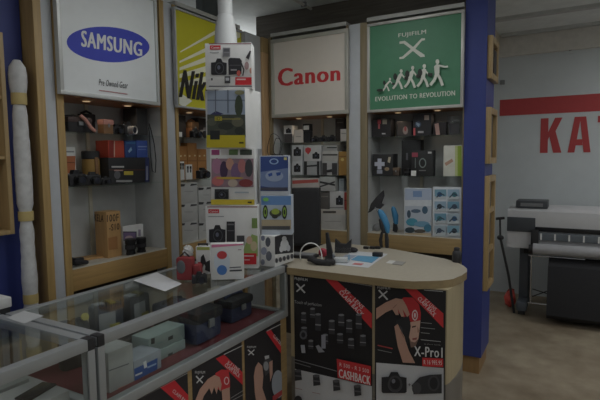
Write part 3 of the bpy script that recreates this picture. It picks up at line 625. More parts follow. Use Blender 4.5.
def rollmesh():
    b = MB(); prof = [(.03, 0)]; rnd = random.Random(3)
    zs = [i*.035 for i in range(1, 63)]
    for z in zs:
        r = .037+.004*math.sin(z*9)+rnd.uniform(-.0025, .0025)
        for tz in (1.37, .93, 1.98): r -= .007*math.exp(-((z-tz)/.05)**2)
        if z > 1.98: r += .006
        if z > 2.1: r *= max(.25, 1-((z-2.1)/.09)**2) if z < 2.185 else .3
        prof.append((r, z))
    b.lathe(prof, Matrix(), mw, 22); return b.build('plastic_wrap', t)
rollmesh()
for z, hh in ((1.37, .05), (.93, .05), (1.975, .06)): MB().lathe([(.0365, z-hh/2), (.0375, z), (.0365, z+hh/2)], Matrix(), paint((196, 172, 106), .4)).build('tape_band', t)
t = thing('low_stand', 'low dark stand under the small white printer by the blue wall', 'stand', (-2.42, 1.02, 0))
MB().box(-.12, .12, -.3, .3, .84, .87, m_dark, .003).build('top', t)
for sx in (-1, 1):
    for sy in (-1, 1): MB().box(sx*.1-.02, sx*.1+.02, sy*.28-.02, sy*.28+.02, 0, .84, m_dark).build('leg', t, smooth=False)
t = thing('small_printer', 'small white-topped printer with dark slotted front at the left edge', 'printer', (-2.42, 1.02, .8705))
MB().box(-.115, .115, -.26, .26, .0, .10, m_blk, .008).build('body', t)
MB().box(-.12, .12, -.265, .265, .10, .15, m_white, .008).build('lid', t)
sl = MB()
for k in range(7): sl.box(.1155, .119, -.22+.065*k, -.18+.065*k, .03, .085, m_gry)
sl.build('slots', t, smooth=False)

# ------------------------------------------------------------------ glass showcases
FX, RX, TZ = -1.51, -2.10, 1.01
def showcase(label, y0, y1, posts):
    t = thing('glass_showcase', label, 'showcase', ((FX+RX)/2, (y0+y1)/2, 0), 0, 'glass showcases in a row'); W = (FX-RX)/2; L = (y1-y0)/2; f = .04
    b = MB()
    b.box(W-f, W, -L, L, TZ-f, TZ, m_alu, .003); b.box(-W, -W+f, -L, L, TZ-f, TZ, m_alu, .003)
    b.box(-W+f, W-f, -L, -L+f, TZ-f, TZ, m_alu, .003); b.box(-W+f, W-f, L-f, L, TZ-f, TZ, m_alu, .003)
    b.build('top_frame', t)
    b = MB(); b.box(W-f, W, -L, L, .692, .735, m_alu, .003); b.box(-W, -W+f, -L, L, .692, .735, m_alu, .003); b.box(-W+f, W-f, -L, -L+f, .692, .735, m_alu, .003).box(-W+f, W-f, L-f, L, .692, .735, m_alu, .003); b.build('lower_frame', t)
    for sx in (-1, 1):
        for sy in (-1, 1): MB().box(sx*W-(f if sx > 0 else 0), sx*W+(0 if sx > 0 else f), sy*L-(.03 if sy > 0 else 0), sy*L+(0 if sy > 0 else .03), .735, TZ-f, m_alu, .003).build('post', t)
    for sy in (-1, 1): MB().box(W-.042, W+.0015, sy*L-(.03 if sy > 0 else -.0), sy*L+(0 if sy > 0 else .03), TZ-f-.002, TZ+.0015, m_blk, .003).build('corner_cap', t)
    MB().box(-W+f, W-f, -L+f, L-f, TZ-.009, TZ-.003, m_sheet).build('top_glass', t, smooth=False)
    MB().box(W-.012, W-.006, -L+.03, L-.03, .735, TZ-f, m_sheet).build('front_glass', t, smooth=False)
    MB().box(-W+.006, -W+.016, -L+.03, L-.03, .735, TZ-f, paint((190, 178, 150), .5)).build('rear_door', t, smooth=False)
    MB().box(-W+f, W-f, -L+f, L-f, .70, .722, paint((84, 22, 28), .7)).build('red_deck', t, smooth=False)
    b = MB().box(-W+.01, W-.012, -L+.005, L-.005, .0, .692, m_oakh); b.build('base_cabinet', t, smooth=False)
    return t
showcase('glass showcase with boxes on red deck, in front of desk', 1.142, 2.495, True)
showcase('nearer glass showcase with phone boxes, cut by the left edge', -.25, 1.130, True)

# posters on the front of the showcase base: plane X
def poster(label, corners, plane, n, rot, base_col=(24, 22, 24), group='black posters on the counters'):
    pts = [hit(x, y, plane, n) for x, y in corners]
    lo = min(v.z for v in pts); c = sum(pts, Vector())/len(pts); c.z = lo
    return c
def poster_x(label, y0, y1, z0, z1):
    o = MB().box(0, .002, -(y1-y0)/2, (y1-y0)/2, 0, z1-z0, ink((28, 25, 27))).build('poster', loc=(FX-.0118, (y0+y1)/2, z0), smooth=False)
    tag(o, label, 'poster', 'black posters on the counter fronts')
    return o, Pen(o, (FX-.0098, 0, 0), (1, 0, 0), .0003, .0004)
skin = (190, 144, 124); skd = (146, 102, 86)
def xlogo(p, x, y, w, h, c=(214, 214, 214)):
    p.tx('FUJIFILM', x, y, x+w*1.1, y+h*.28, c, .01, dy=-.3*h*0)
    p.stroke([(x+w*.1, y+h*.42), (x+w*.85, y+h)], w*.15, c); p.stroke([(x+w*.9, y+h*.4), (x+w*.15, y+h)], w*.13, c)
zt, zb = .685, .10
o, p = poster_x('black poster on the showcase base, leftmost, mostly below the frame', 1.19, 1.615, zb, zt)
p.poly([(160, 386), (174, 379), (190, 394), (190, 408), (184, 408)], RED); p.text('CLAIM BACK', [(172, 392), (188, 406), (189.5, 402.5), (174, 389)], (230, 220, 220), .015); p.stroke([(140, 397), (189, 372)], .7, (170, 170, 170)); p.done()
o, p = poster_x('black poster with hands and red cap under the showcase glass front', 1.645, 2.03, zb, zt)
xlogo(p, 195, 371, 9, 12)
p.poly([(215.5, 358.5), (224, 354.6), (244.2, 371), (244.2, 384)], RED)
p.text('X-F LENS', [(226, 363.6), (238, 372.6), (239.6, 368.6), (228, 360.4)], (232, 220, 220), .02); p.text('CLAIM BACK', [(224, 365.8), (238.6, 378), (240, 374), (226, 363)], (232, 220, 220), .02)
p.poly([(215, 373), (221, 369.4), (228, 370), (229.5, 380), (229.6, 388), (224, 392), (215, 388)], (196, 40, 44)); p.oval(226, 380.6, 2.6, 4, (226, 200, 200)); p.oval(226, 380.6, 1.7, 3, (196, 40, 44))
p.poly([(221, 390), (229, 387), (229.6, 402), (222, 404)], skin)
p.poly([(193, 404), (199, 389), (207, 379), (214, 374.6), (219, 377), (221, 384), (219.6, 392), (217.6, 386), (216, 394), (213.4, 387), (211, 394), (208.6, 388), (203, 396), (198, 410), (193, 410)], skin)
p.stroke([(230, 398), (243, 390)], .6, (150, 150, 150)); p.stroke([(230, 401), (243, 394)], .6, (150, 150, 150)); p.stroke([(223, 354.4), (243, 344.6)], .7, (200, 200, 200)); p.done()
o, p = poster_x('black poster with photographer raising a camera, next to the desk corner', 2.055, 2.42, zb, zt)
xlogo(p, 247, 346, 8, 9)
p.poly([(265.5, 331.8), (270.5, 329.4), (283.2, 344), (283.2, 352)], RED); p.text('CLAIM BACK', [(272.6, 336.6), (282, 347.6), (283, 344.4), (274, 334)], (232, 220, 220), .02)
p.poly([(255, 367), (258, 362), (262, 366), (263, 376), (262, 388), (266, 400), (268, 410), (257, 410), (254.4, 392), (253.4, 376)], skin)
p.poly([(262, 363), (268, 356), (271, 360), (269, 372), (265, 376)], (60, 58, 60)); p.oval(265.6, 366, 2.6, 4.6, (150, 152, 156)); p.poly([(264, 356), (268.6, 355), (268.6, 358), (264.6, 359.4)], (190, 190, 192)); p.poly([(268.6, 362), (272, 360), (272, 374), (269.6, 382)], skin)
p.oval(277.6, 384, 6.4, 14, (150, 156, 166)); p.poly([(272, 396), (283.4, 388), (283.4, 393), (272, 402)], (170, 50, 52)); p.stroke([(266, 331), (282.6, 322.6)], .7, (200, 200, 200)); p.done()

# ------------------------------------------------------------------ goods inside the showcases
ZD = .7225
def deckbox(name, label, l, r, yb, t, z, D, mat, group='boxes in the showcase', a=90, cat='box'):
    return carton_on(name, label, cat, l, r, yb, t, z, a, D, mat, group)
def deck(label, x, l, r, t, z, D, col, name='product_box', H=None):
    return carton(name, label, 'box', ('X', x), l, r, t, z, D, paint(col, .5), 'boxes in the showcase', H=H)
o, p = deck('tall white box at the left end of the showcase interior', -1.60, 103.5, 129, 350, ZD, .16, (164, 166, 166))
p.rect(105, 372, 129, 373, (90, 90, 96), dy=-9); p.rect(118, 388, 129, 390, (180, 120, 110), dy=-4); p.rect(105, 360, 124, 360.8, (170, 170, 174), dy=-7); p.done()
o, p = deck('blue and white box between the tall white box and the teal boxes', -1.60, 129.6, 157.6, 357, ZD, .12, (150, 158, 170))
p.poly([(129.8, 371), (157.4, 358), (157.4, 374), (129.8, 390)], (34, 72, 150)); p.poly([(143, 362), (146, 360.4), (147, 367), (144, 368.6)], (226, 228, 232)); p.rect(135, 374.6, 142, 376.4, (210, 214, 226), dy=-3); p.rect(147, 366.6, 156, 368.4, (150, 180, 220), dy=-4); p.done()
o, p = deck('lower of the two pale teal boxes in the showcase', -1.66, 153, 182.5, 347, ZD, .15, (138, 156, 154)); bpy.context.view_layer.update(); zq = ZD+o.dimensions.z+.0005
p.rect(168, 354, 172.6, 358.6, (46, 52, 54), dy=-2); p.done()
o, p = deck('upper of the two pale teal boxes in the showcase', -1.67, 145, 182, 333, zq, .11, (138, 156, 154))
p.rect(151, 338.6, 154.6, 344.4, (46, 52, 54), dy=-1); p.rect(168, 337, 172.8, 340.6, (46, 52, 54), dy=-2); p.rect(157, 343, 163, 344, (120, 150, 146), dy=-2); p.done()
tag(MB().box(-.05, .05, -.035, .035, 0, .004, paint((52, 60, 60), .4), .001).build('picture_label', loc=Vector((-1.745, o.location.y+.02, 0))+Vector((0, 0, zq+.0745)), rot=PI/2), 'dark picture label on top of the upper pale teal box', 'label') if False else None
o, p = deck('flat black box behind the tall white box in the showcase', -1.80, 114, 150, 339, ZD, .10, (30, 30, 32)); p.rect(118, 343, 135, 344, (90, 90, 90), dy=-4); p.done()
# dark blue camera bags on the red deck
navy = paint((40, 46, 76), .7); 
def P3(px, py, z): return onZ(px, py, z)
bag('camera_bag', 'large dark blue camera bag on the red deck in mid showcase', (-1.70, 1.89, ZD), PI/2, .20, .17, .19, navy, m_soft, 'camera bags in the showcase')
bag('camera_bag', 'smaller dark camera bag behind large dark blue one in the showcase', (-1.93, 1.95, ZD), PI/2, .17, .14, .17, m_soft, navy, 'camera bags in the showcase')
bag('camera_bag', 'dark blue camera bag at the right end of the showcase interior', (-1.73, 2.24, ZD), PI/2, .20, .13, .15, navy, m_soft, 'camera bags in the showcase')
tag(MB().box(-.07, .07, -.05, .05, 0, .12, paint((186, 180, 160), .5), .002).build('product_box', loc=(-1.95, 2.36, ZD), rot=PI/2), 'cream box at the right rear of the showcase interior', 'box', 'boxes in the showcase')
# camera kit below the glass top, left part
t = thing('camera_kit', 'black camera kit with yellow round cap lying under the showcase glass top', 'camera', (-1.955, 1.35, ZD), PI/2-.2)
MB().box(-.06, .05, -.03, .03, 0, .22, m_soft, .015).build('camera_body', t)
MB().lathe([(.05, 0), (.05, .05), (.046, .055)], Matrix.Translation((-.005, -.03, .18)) @ Matrix.Rotation(PI/2.6, 4, 'X'), m_gloss).build('lens', t)
MB().lathe([(.017, .0), (.017, .006)], Matrix.Translation((.02, -.085, .245)) @ Matrix.Rotation(PI/3, 4, 'X'), paint((170, 158, 56), .4)).build('yellow_cap', t)
for k, (x, y, lb, c) in enumerate(((-1.985, 1.555, 'crumpled dark pouch in clear wrap beside the yellow-capped camera', (52, 56, 70)), (-1.985, 1.735, 'dark pouch in clear wrap, second from the yellow-capped camera', (44, 44, 50)))):
    t = thing('wrapped_pouch', lb, 'pouch', (x, y, ZD), PI/2-.3+.4*k, 'wrapped pouches under the glass')
    MB().box(-.075, .075, -.04, .04, 0, .235, paint(c, .6), .02).box(-.05, .03, -.044, -.0405, .12, .20, paint((170, 172, 176), .4), .001).box(-.06, -.01, -.02, .02, .2355, .242, paint((170, 172, 178), .4), .001).box(.01, .04, -.03, .03, .2355, .243, paint((150, 140, 60), .5), .001).box(.0, .05, -.046, -.041, .09, .14, paint((180, 168, 70), .5), .001).build('pouch', t)
    MB().box(-.082, .082, -.055, .048, .235, .262, m_acryl, .012).build('clear_wrap', t)
# nearer showcase
o, p = deck('white phone box with black phone picture in the nearer showcase', -1.60, 14, 63, 377, ZD, .2, (164, 164, 164), H=.09); p.rect(40, 396, 60, 397.5, (160, 160, 160), dy=-8); p.done()
tag(MB().box(-.065, .065, -.032, .032, 0, .008, m_gloss, .003).build('mobile_phone', loc=(-1.69, 1.01, ZD+.0906), rot=PI/2+.25), 'black phone lying on the white phone box', 'phone')
tag(MB().box(-.10, .10, -.06, .06, 0, .11, paint((200, 202, 204), .5), .003).build('product_box', loc=(-1.68, .72, ZD), rot=PI/2), 'white box with dark lid at the left edge of the nearer showcase', 'box', 'boxes in the showcase')
tag(MB().box(-.105, .105, -.065, .065, 0, .022, m_blk, .003).build('tablet_tray', loc=(-1.68, .72, ZD+.1105), rot=PI/2), 'flat black tray on the white box in the nearer showcase', 'tray')
slr('slr_camera', 'black camera standing in the nearer showcase behind the phone box', (-1.95, .86, ZD), PI/2, 1.0, group='cameras in the showcase')
tag(MB().box(-.06, .06, -.05, .05, 0, .08, paint((150, 152, 150), .5), .003).build('product_box', loc=(-1.90, 1.02, ZD), rot=PI/2), 'small grey box at the right end of the nearer showcase', 'box', 'boxes in the showcase')

# ------------------------------------------------------------------ things on the showcase top
ZT = TZ+.0012
def sheet(label, quad, z, col, name='paper_sheet', lift=.0006, th=.0006):
    b = MB(); P = [onZ(x, y, z) for x, y in quad]
    c = sum(P, Vector())/4; b.prism([(v.x-c.x, v.y-c.y) for v in P], 0, th, paint(col, .6, var=.02)); 
    return tag(b.build(name, loc=(c.x, c.y, z+lift), smooth=False), label, 'paper')
sheet('white paper sheet lying on the showcase top by the red pouch', [(133, 280.5), (165, 291.5), (182, 284), (157, 272.5)], ZT, (226, 228, 232))
sheet('pale flat sheet lying over the joint of the two showcases', [(6, 318), (24, 324), (44, 316), (24, 311)], ZT, (196, 198, 198))  # thin pale quad across the joint
t = thing('red_pouch', 'red camera pouch with grey panel on the showcase top', 'pouch', onZ(185.5, 279.5, ZT), math.radians(24))
MB().box(-.042, .048, -.03, .035, 0, .125, paint((134, 34, 38), .6), .016).build('body', t)
MB().ball((-.012, -.031, .075), (.024, .006, .036), paint((84, 88, 92), .6)).build('grey_panel', t)
MB().box(.05, .09, -.025, .03, .03, .085, paint((140, 36, 40), .6), .01).build('side_pocket', t)
MB().tube([(-.03, 0, .12), (0, 0, .15), (.03, 0, .12)], .005, m_blk, 6).build('handle', t)
t = thing('tissue', 'crumpled white plastic poking up behind the red pouch', 'wrapper', onZ(191, 273, ZT)+Vector((0, .02, .135)))
b = MB().ball((0, 0, .02), (.034, .028, .036), m_white, 12)
for v in b.bm.verts: v.co += Vector((random.uniform(-.006, .006), random.uniform(-.006, .006), random.uniform(-.006, .006)))
t.location.z = ZT; t.location.x -= .035; MB().cyl((0, 0, 0), (0, 0, .1), .014, .012, m_white, 10).build('neck', t); o = b.build('crumple', t, smooth=False); o.location = (0, 0, .1)
o, p = carton_on('gift_box', 'small white box with black figure print and handle behind character-free pink box', 'box', 196.5, 210.5, 274, 246.5, ZT, 28, .06, m_white, None)
o['label'] = 'small white box with black figure print and black handle beside the red pouch'
p.rect(197, 247, 210.3, 250, (176, 186, 90)); p.poly([(200, 268), (201, 257), (203.4, 254), (205, 258), (208, 270), (204, 264), (202, 270)], (36, 34, 38)); p.poly([(205, 270), (206, 262), (210, 260), (210.2, 272)], (40, 40, 42)); p.rect(198, 262, 201, 266, (196, 60, 70)); p.done()
W = o.dimensions.x
MB().tube([(-.03, .03, .13), (-.03, .03, .165), (.02, .03, .165), (.02, .03, .13)], .007, m_blk, 8).build('handle', o)
slr('compact_camera', 'black compact camera lying in front of the small handled box', onZ(199.5, 283, ZT), math.radians(50), .58, group=None)
# carton with pink band (the printed character itself is left out)
o, p = carton_on('product_box', 'white box with pink top band in front of the big camera-kit carton', 'box', 211.3, 244, 279.5, 244, ZT, 34, .06, m_white, 'stacked cartons on the showcase')
p.poly([(211.6, 244.6), (243.8, 243.2), (243.8, 245), (211.6, 247.6)], (222, 120, 160)); p.oval(222, 262, 8, 12, (214, 224, 236)); p.oval(222, 270, 5, 5, (70, 120, 196)); p.oval(222, 255, 5, 4, (206, 60, 66)); p.rect(229.6, 267, 241, 268, (90, 90, 96), dy=-.6); p.rect(229.6, 270, 242, 271.4, (50, 50, 56), dy=-.6); p.rect(238, 249, 241.4, 250, (170, 150, 160)); p.done()
# big kit carton
o, p = carton_on('product_box', 'big white carton with camera and lens pictures, lowest of the tall stack', 'box', 207, 258.4, 268.5, 205.8, ZT, 27, .11, m_white, 'stacked cartons on the showcase')
bpy.context.view_layer.update(); zk = ZT+o.dimensions.z+.0006
p.rect(207.3, 206.4, 258, 207.4, (120, 40, 46)); p.rect(208.4, 209.2, 219.2, 213.2, RED); p.tx('Canon', 209.6, 210, 218, 212.4, (236, 226, 226), .02); p.rect(208.4, 216, 224, 216.8, (150, 150, 154))
p.cam(209.2, 225, 225.6, 242.4); p.rect(226.8, 221.4, 235, 241.6, (34, 34, 38)); p.rect(227.6, 223.6, 234.2, 225, (110, 110, 112)); p.rect(227.6, 230, 234.2, 231, (90, 90, 94)); p.rect(237, 235.4, 244.6, 245, (60, 60, 64))
p.poly([(243, 252), (246, 243), (250, 238), (252, 234), (258, 236), (258, 256), (243, 256)], (150, 176, 96)); p.oval(249.6, 240, 3, 4, (214, 176, 150)); p.oval(254, 246, 3.4, 5, (206, 190, 150)); p.rect(252, 218, 258, 228, (110, 140, 70))
p.rect(243.4, 253, 256.6, 264, RED); p.rect(244.6, 255, 254, 256.2, (236, 210, 210)); p.rect(244.6, 259, 250, 260, (226, 190, 190)); p.done()
# middle photo carton
c2 = Vector((o.location.x, o.location.y, 0))
def stacked(label, l, r, t, z, a, D, back, mat=m_white):
    P = hit((l+r)/2, 180, c2+Vector((math.sin(math.radians(a))*-back, math.cos(math.radians(a))*back, 0)), Vector((math.sin(math.radians(a)), -math.cos(math.radians(a)), 0)))
    ro = math.radians(a); n = Vector((math.sin(ro), -math.cos(ro), 0)); P.z = z
    A1, B1 = hit(l, 150, P, n), hit(r, 150, P, n); H = hit((l+r)/2, t, P, n).z-z
    o, p = carton_at('product_box', label, 'box', P, ro, (B1-A1).length, D, H, mat, 'stacked cartons on the showcase'); bpy.context.view_layer.update()
    return o, p, z+o.dimensions.z+.0006
o, p, zk = stacked('white carton with crowd photo and yellow base band, above the big camera-kit carton', 210.5, 255, 148.8, zk, 27, .16, .015)
for x, w_, c in ((211.5, 8, (150, 60, 110)), (221, 8, (214, 210, 206)), (229, 9, (90, 120, 70)), (240, 12, (60, 70, 60))): p.rect(x, 149.6, x+w_, 155, c)
p.rect(211.5, 158.6, 253.6, 187, (150, 120, 132))
for x, y, a, b, c in ((217, 166, 5, 8, (176, 120, 150)), (224, 170, 4, 9, (60, 40, 70)), (230, 164, 4, 6, (206, 150, 130)), (236, 172, 5, 9, (120, 90, 130)), (242, 166, 4, 7, (196, 120, 120)), (249, 168, 4, 9, (60, 60, 66)), (218, 181, 6, 5, (206, 110, 110)), (233, 183, 5, 4, (196, 176, 160)), (246, 183, 7, 4, (130, 50, 52)), (230, 178, 14, 1.2, (206, 170, 60))): p.oval(x, y, a, b, c, 12)
p.rect(211.2, 199.4, 254.6, 204.6, (222, 196, 50)); p.rect(215, 189, 229, 199, (44, 46, 48)); p.cam(216, 189.4, 228, 198.6, (20, 20, 24)); p.rect(235, 191.6, 249, 193, (170, 180, 190)); p.rect(248, 201.4, 252, 202.8, (60, 50, 20)); p.done()
# tall landscape carton
o, p, zk = stacked('white carton with dark landscape photo and yellow base, third up the tall stack', 207, 246.5, 89.2, zk, 8, .20, .0)
p.rect(207.4, 90, 246, 138, (176, 192, 214)); p.rect(207.4, 99.6, 246, 101, (130, 144, 170)); p.poly([(208, 116), (216, 111), (224, 114), (216, 115.4)], (60, 60, 110)); p.rect(207.4, 114.6, 246, 136.6, (74, 80, 68))
for x, y, a, b, c in ((239, 106, 4, 11, (66, 78, 60)), (212, 122, 5, 4, (96, 100, 84)), (226, 126, 8, 4, (54, 60, 52)), (238, 122, 6, 5, (112, 112, 90)), (220, 132, 8, 3, (90, 92, 78)), (240, 131, 5, 4, (50, 56, 48)), (240, 92.6, 5, 2.4, (150, 150, 110))): p.oval(x, y, a, b, c, 12)
for x in (215.6, 228): p.rect(x, 90, x+1, 113, (110, 120, 140))
p.rect(215.4, 116.6, 222.6, 120.8, (206, 192, 60)); p.tx('ID', 216.6, 117.2, 221, 120.2, (60, 56, 30), .02); p.rect(222.6, 118.6, 241, 119.6, (176, 166, 80)); p.rect(207.4, 135.2, 246.2, 147.6, (226, 206, 44)); p.rect(211, 130.6, 220.6, 139.6, (38, 40, 42)); p.rect(240, 142, 244.4, 143.6, (70, 60, 20)); p.done()
# top carton
o, p, zk = stacked('white carton with camera and bag pictures, topmost of the tall stack', 208.4, 254, 42.8, zk, 27, .12, .02)
p.rect(208.8, 43.2, 253.4, 44.2, (120, 60, 70)); p.rect(209, 85.8, 253.6, 86.8, (90, 90, 100)); p.rect(210, 45.4, 220.6, 49.6, RED); p.tx('Canon', 211.4, 46.4, 219.4, 48.8, (236, 224, 224), .08); p.rect(210, 52, 219, 53, (160, 160, 164))
p.cam(211.2, 58.6, 226.8, 75); p.poly([(228.4, 60), (230, 58), (240, 58.4), (242, 61), (241.6, 74), (229, 75)], (36, 36, 40)); p.rect(229.6, 65, 241, 66, (70, 70, 74)); p.rect(231, 69.4, 237, 70.8, (150, 150, 152)); p.stroke([(241, 62), (244, 70), (243, 76)], 1.2, (40, 40, 44))
p.rect(223, 48, 230.4, 57, (140, 140, 146)); p.rect(224, 49, 229.6, 52, (90, 90, 96)); p.rect(224, 53.4, 229.6, 56, (110, 110, 114)); p.poly([(246, 58), (250, 51), (252, 51.6), (249, 60)], (60, 56, 60)); p.oval(247, 66, 2.2, 4, (170, 140, 140)); p.oval(251.4, 71, 1.6, 3, (206, 150, 130)); p.oval(239, 73.6, 2, 3, (196, 80, 70))
p.rect(235.6, 77.6, 253.2, 85.2, RED); p.rect(237, 79, 246, 80.4, (236, 200, 200)); p.rect(225, 76.6, 230.6, 83.6, (50, 50, 54)); p.rect(226, 78, 229.6, 81, (190, 190, 196)); p.oval(212.4, 79.6, .9, 1.4, (80, 80, 84)); p.done()
# toy cartons at the end of the showcase
o, p = carton_at('product_box', 'white and black carton with white toy print, lowest of the small stack', 'box', Vector((-1.592, 2.402, ZT)), 0, .105, .22, .185, m_white, 'toy cartons at the end of the showcase')
for x, y, a, b, c in ((263, 238, 2, 3, (110, 116, 140)), (268, 242, 2.6, 5, (80, 84, 96)), (264, 251, 3, 4, (150, 156, 180)), (269, 256, 3, 5, (100, 104, 116)), (263, 262, 2, 3, (120, 124, 140))): p.oval(x, y, a, b, c, 10)
p.done()
q = Pen(o, (-1.592+.0525, 0, 0), (1, 0, 0)); q.rect(274.6, 232, 293, 254.6, (30, 30, 34), dy=-2); q.oval(284.4, 245, 4.2, 6, (206, 208, 212), 14); q.oval(284, 238.6, 2.4, 2.6, (206, 208, 212), 12); q.oval(281, 249, 2, 3.4, (206, 208, 212), 10); q.oval(288, 248, 2, 3.4, (190, 192, 198), 10); q.rect(282, 233.6, 286, 235, (150, 150, 156), dy=-.6)
for k in range(5): q.oval(276+3.8*k, 260.6-1.1*k, 1.6, 2.6, (60, 60, 66), 8)
q.done('printed_side'); bpy.context.view_layer.update(); zk2 = ZT+.185+.0006
c2 = Vector((-1.60, 2.44, 0))
o, p, zk2 = stacked('carton with green-wheeled car print, middle of the small stack', 260.6, 291.4, 195.4, zk2, 24, .10, 0, paint((196, 206, 220), .5)); o['group'] = 'toy cartons at the end of the showcase'
p.rect(261, 196, 291, 214, (96, 140, 200)); p.rect(261, 205, 291, 220, (176, 190, 206)); p.rect(261, 219.6, 291, 229, (176, 160, 130)); p.rect(262, 226, 290, 229.6, (70, 70, 72))
for x in (265.4, 284.6): p.oval(x, 212, 2.6, 7, (36, 40, 34), 16); p.oval(x, 212, 1.7, 5, (130, 170, 60), 14); p.oval(x, 212, .9, 2.6, (40, 44, 36), 10)
p.oval(275.6, 213, 6, 4, (60, 66, 50)); p.oval(275.6, 211.4, 4, 3, (150, 170, 60)); p.oval(275, 216.4, 3, 2, (40, 40, 36)); p.oval(266, 199.4, 3, 2, (120, 200, 90), 10); p.done()
o, p, zk2 = stacked('bright blue carton with pale ring print, topmost of the small stack', 260, 288.6, 155.6, zk2, 24, .10, 0, paint((206, 214, 226), .5)); o['group'] = 'toy cartons at the end of the showcase'
p.rect(260.4, 156.4, 288.2, 191, (40, 62, 128)); p.poly([(260.4, 172), (288.2, 168), (288.2, 190), (260.4, 186)], (104, 124, 170)); p.oval(274, 161.4, 4.6, 3, (150, 180, 220)); p.oval(274, 161.4, 3.2, 2, (40, 62, 128)); p.oval(274.4, 176, 9, 5.6, (150, 166, 196)); p.poly([(268, 174), (272, 172.6), (272.6, 175.4), (269, 176.8)], (40, 70, 150)); p.poly([(276, 172.6), (281, 172), (280.6, 175), (277, 176)], (40, 70, 150)); p.rect(261, 187.4, 288, 190.4, (60, 60, 76)); p.rect(284, 157.4, 287, 160, (220, 210, 130)); p.done()
# white pole rising behind the stack
t = thing('support_pole', 'white pole rising to the ceiling behind the tall stack of cartons', 'pole', (-2.0, 2.575, 1.012)); zq1, zq2 = hit(225, 22, (-2.02, 2.56, 1), fw).z-1.012, hit(225, 44, (-2.02, 2.56, 1), fw).z-1.012
mp = paint((206, 208, 208), .5, var=.02)
MB().lathe([(.047, zq1-.01), (.047, 2.047)], Matrix(), mp).build('pole', t)
MB().box(-.05, .05, -.04, .04, 0, zq2, mp, .01).build('trunking', t)
MB().lathe([(.078, 1.2), (.072, zq2), (.066, (zq1+zq2)/2), (.052, zq1), (.0475, zq1+.004)], Matrix(), mp, 24).build('cone_cover', t)
MB().tube([(.05, 0, 1.9), (.11, .02, 1.78), (.17, .04, 1.80), (.22, .05, 1.92), (.23, .06, 2.04)], .004, mp, 6).build('cable', t)

# ------------------------------------------------------------------ reception desk
t = thing('reception_desk', 'pale wood reception desk with rounded right end and posters on its front', 'desk', (-1.03, 2.92, 0))
top = [(-1.505, 2.476), (-.82, 2.470), (-.73, 2.488), (-.66, 2.53), (-.60, 2.575), (-.558, 2.63), (-.532, 2.74), (-.525, 2.84), (-.54, 2.92), (-.573, 2.99), (-.624, 3.064), (-.719, 3.146), (-.82, 3.19), (-.95, 3.25), (-1.205, 3.36), (-1.66, 3.392), (-1.66, 2.505), (-1.505, 2.505)]
def smooth_poly(pts, n=2):
    for _ in range(n):
        q = []
        for k in range(len(pts)):
            a, b = Vector(pts[k]), Vector(pts[(k+1) % len(pts)])
            if (a-b).length > .25: q += [tuple(a), tuple(b)] if not q or q[-1] != tuple(a) else [tuple(b)]
            else: q += [tuple(a*.75+b*.25), tuple(a*.25+b*.75)]
        pts = [p for i, p in enumerate(q) if p != q[i-1]]
    return pts
def loc2(pts): return [(x+1.03, y-2.92) for x, y in pts]
top = top[:1]+smooth_poly(top, 0)[1:]
MB().prism(loc2(top), .957, 1.0, m_dtop, None, m_deskx).build('desk_top', t)
body = [(-1.495, 2.501), (-.956, 2.501), (-.570, 2.559), (-.56, 2.59), (-.548, 2.70), (-.545, 2.80), (-.552, 2.90), (-.59, 2.97), (-.64, 3.03), (-.73, 3.11), (-.83, 3.16), (-.95, 3.22), (-1.205, 3.33), (-1.48, 3.35)]
MB().prism(loc2(body), .44, .957, m_desk).build('desk_body', t)
cx, cy = -1.0, 2.9
MB().prism(loc2(body), 0.0, .44, paint((126, 124, 120), .35, metal=.5)).build('metal_kickplate', t)
# desk posters: first flat, second on the start of the curve
def poster_y(label, a, b, z0, z1):
    a, b = Vector(a), Vector(b); d = (b-a); rot = math.atan2(d.y, d.x); c = (a+b)/2; W = d.length
    o = MB().box(-W/2, W/2, -.002, 0, 0, z1-z0, ink((22, 21, 23))).build('poster', loc=(c.x, c.y, z0), rot=rot, smooth=False)
    tag(o, label, 'poster', 'black posters on the counter fronts'); n = Vector((d.y, -d.x, 0)).normalized()
    return o, Pen(o, Vector((c.x, c.y, 0))+n*.002, n, .0003, .0004)
o, p = poster_y('black lens poster with red cashback corner on the desk front', (-1.468, 2.4985), (-.965, 2.4985), .08, .953)
dn = 12/80.
p.poly([(293.4, 368.5), (373.4, 386.5), (373.4, 460), (293.4, 460)], (206, 208, 212))
p.tx('FUJIFILM', 294.8, 277.0, 307.4, 280.4, (214, 214, 214), .05, dy=1.6)
p.stroke([(296.6, 283.6), (305, 292.8)], 1.6, (206, 206, 206)); p.stroke([(304.8, 284.6), (296.6, 291.6)], 1.4, (206, 206, 206)); p.tx('Touch of perfection', 294.6, 300, 321.6, 304, (176, 176, 176), 0, dy=3.4)
p.poly([(325.4, 277.8), (337, 279.4), (373.4, 313.8), (373.4, 329)], (206, 40, 44))
p.text('XF - LENS', [(343, 290.5), (361.5, 309), (364.8, 306.4), (346, 288)], (236, 220, 220), .05); p.text('CLAIM BACK', [(339, 292.4), (361, 316.6), (364.6, 313.8), (342, 289.6)], (236, 226, 226), .08)
p.stroke([(334, 279.6), (372.6, 286)], .6, (190, 190, 190))
rnd = random.Random(11)
for x, y, w_, h in ((304, 318, 5, 10), (313, 313, 5, 9), (304.6, 333, 6, 11), (318.6, 322, 5.6, 16), (326, 339, 5.4, 9), (332.4, 327, 6, 13), (342, 320, 6, 11), (350, 326, 6, 12), (359.6, 321, 6, 14), (341, 338, 6, 9), (352, 343, 6, 9), (364, 340, 6, 10), (312, 344, 5, 8)):
    p.rect(x-w_/2, y-h/2, x+w_/2, y+h/2, (48, 48, 52), dy=.5); p.oval(x, y-h/2, w_/2, 1.2, (120, 122, 126), 10); p.rect(x-w_/2, y+h*.1, x+w_/2, y+h*.18, (140, 140, 144), dy=.5)
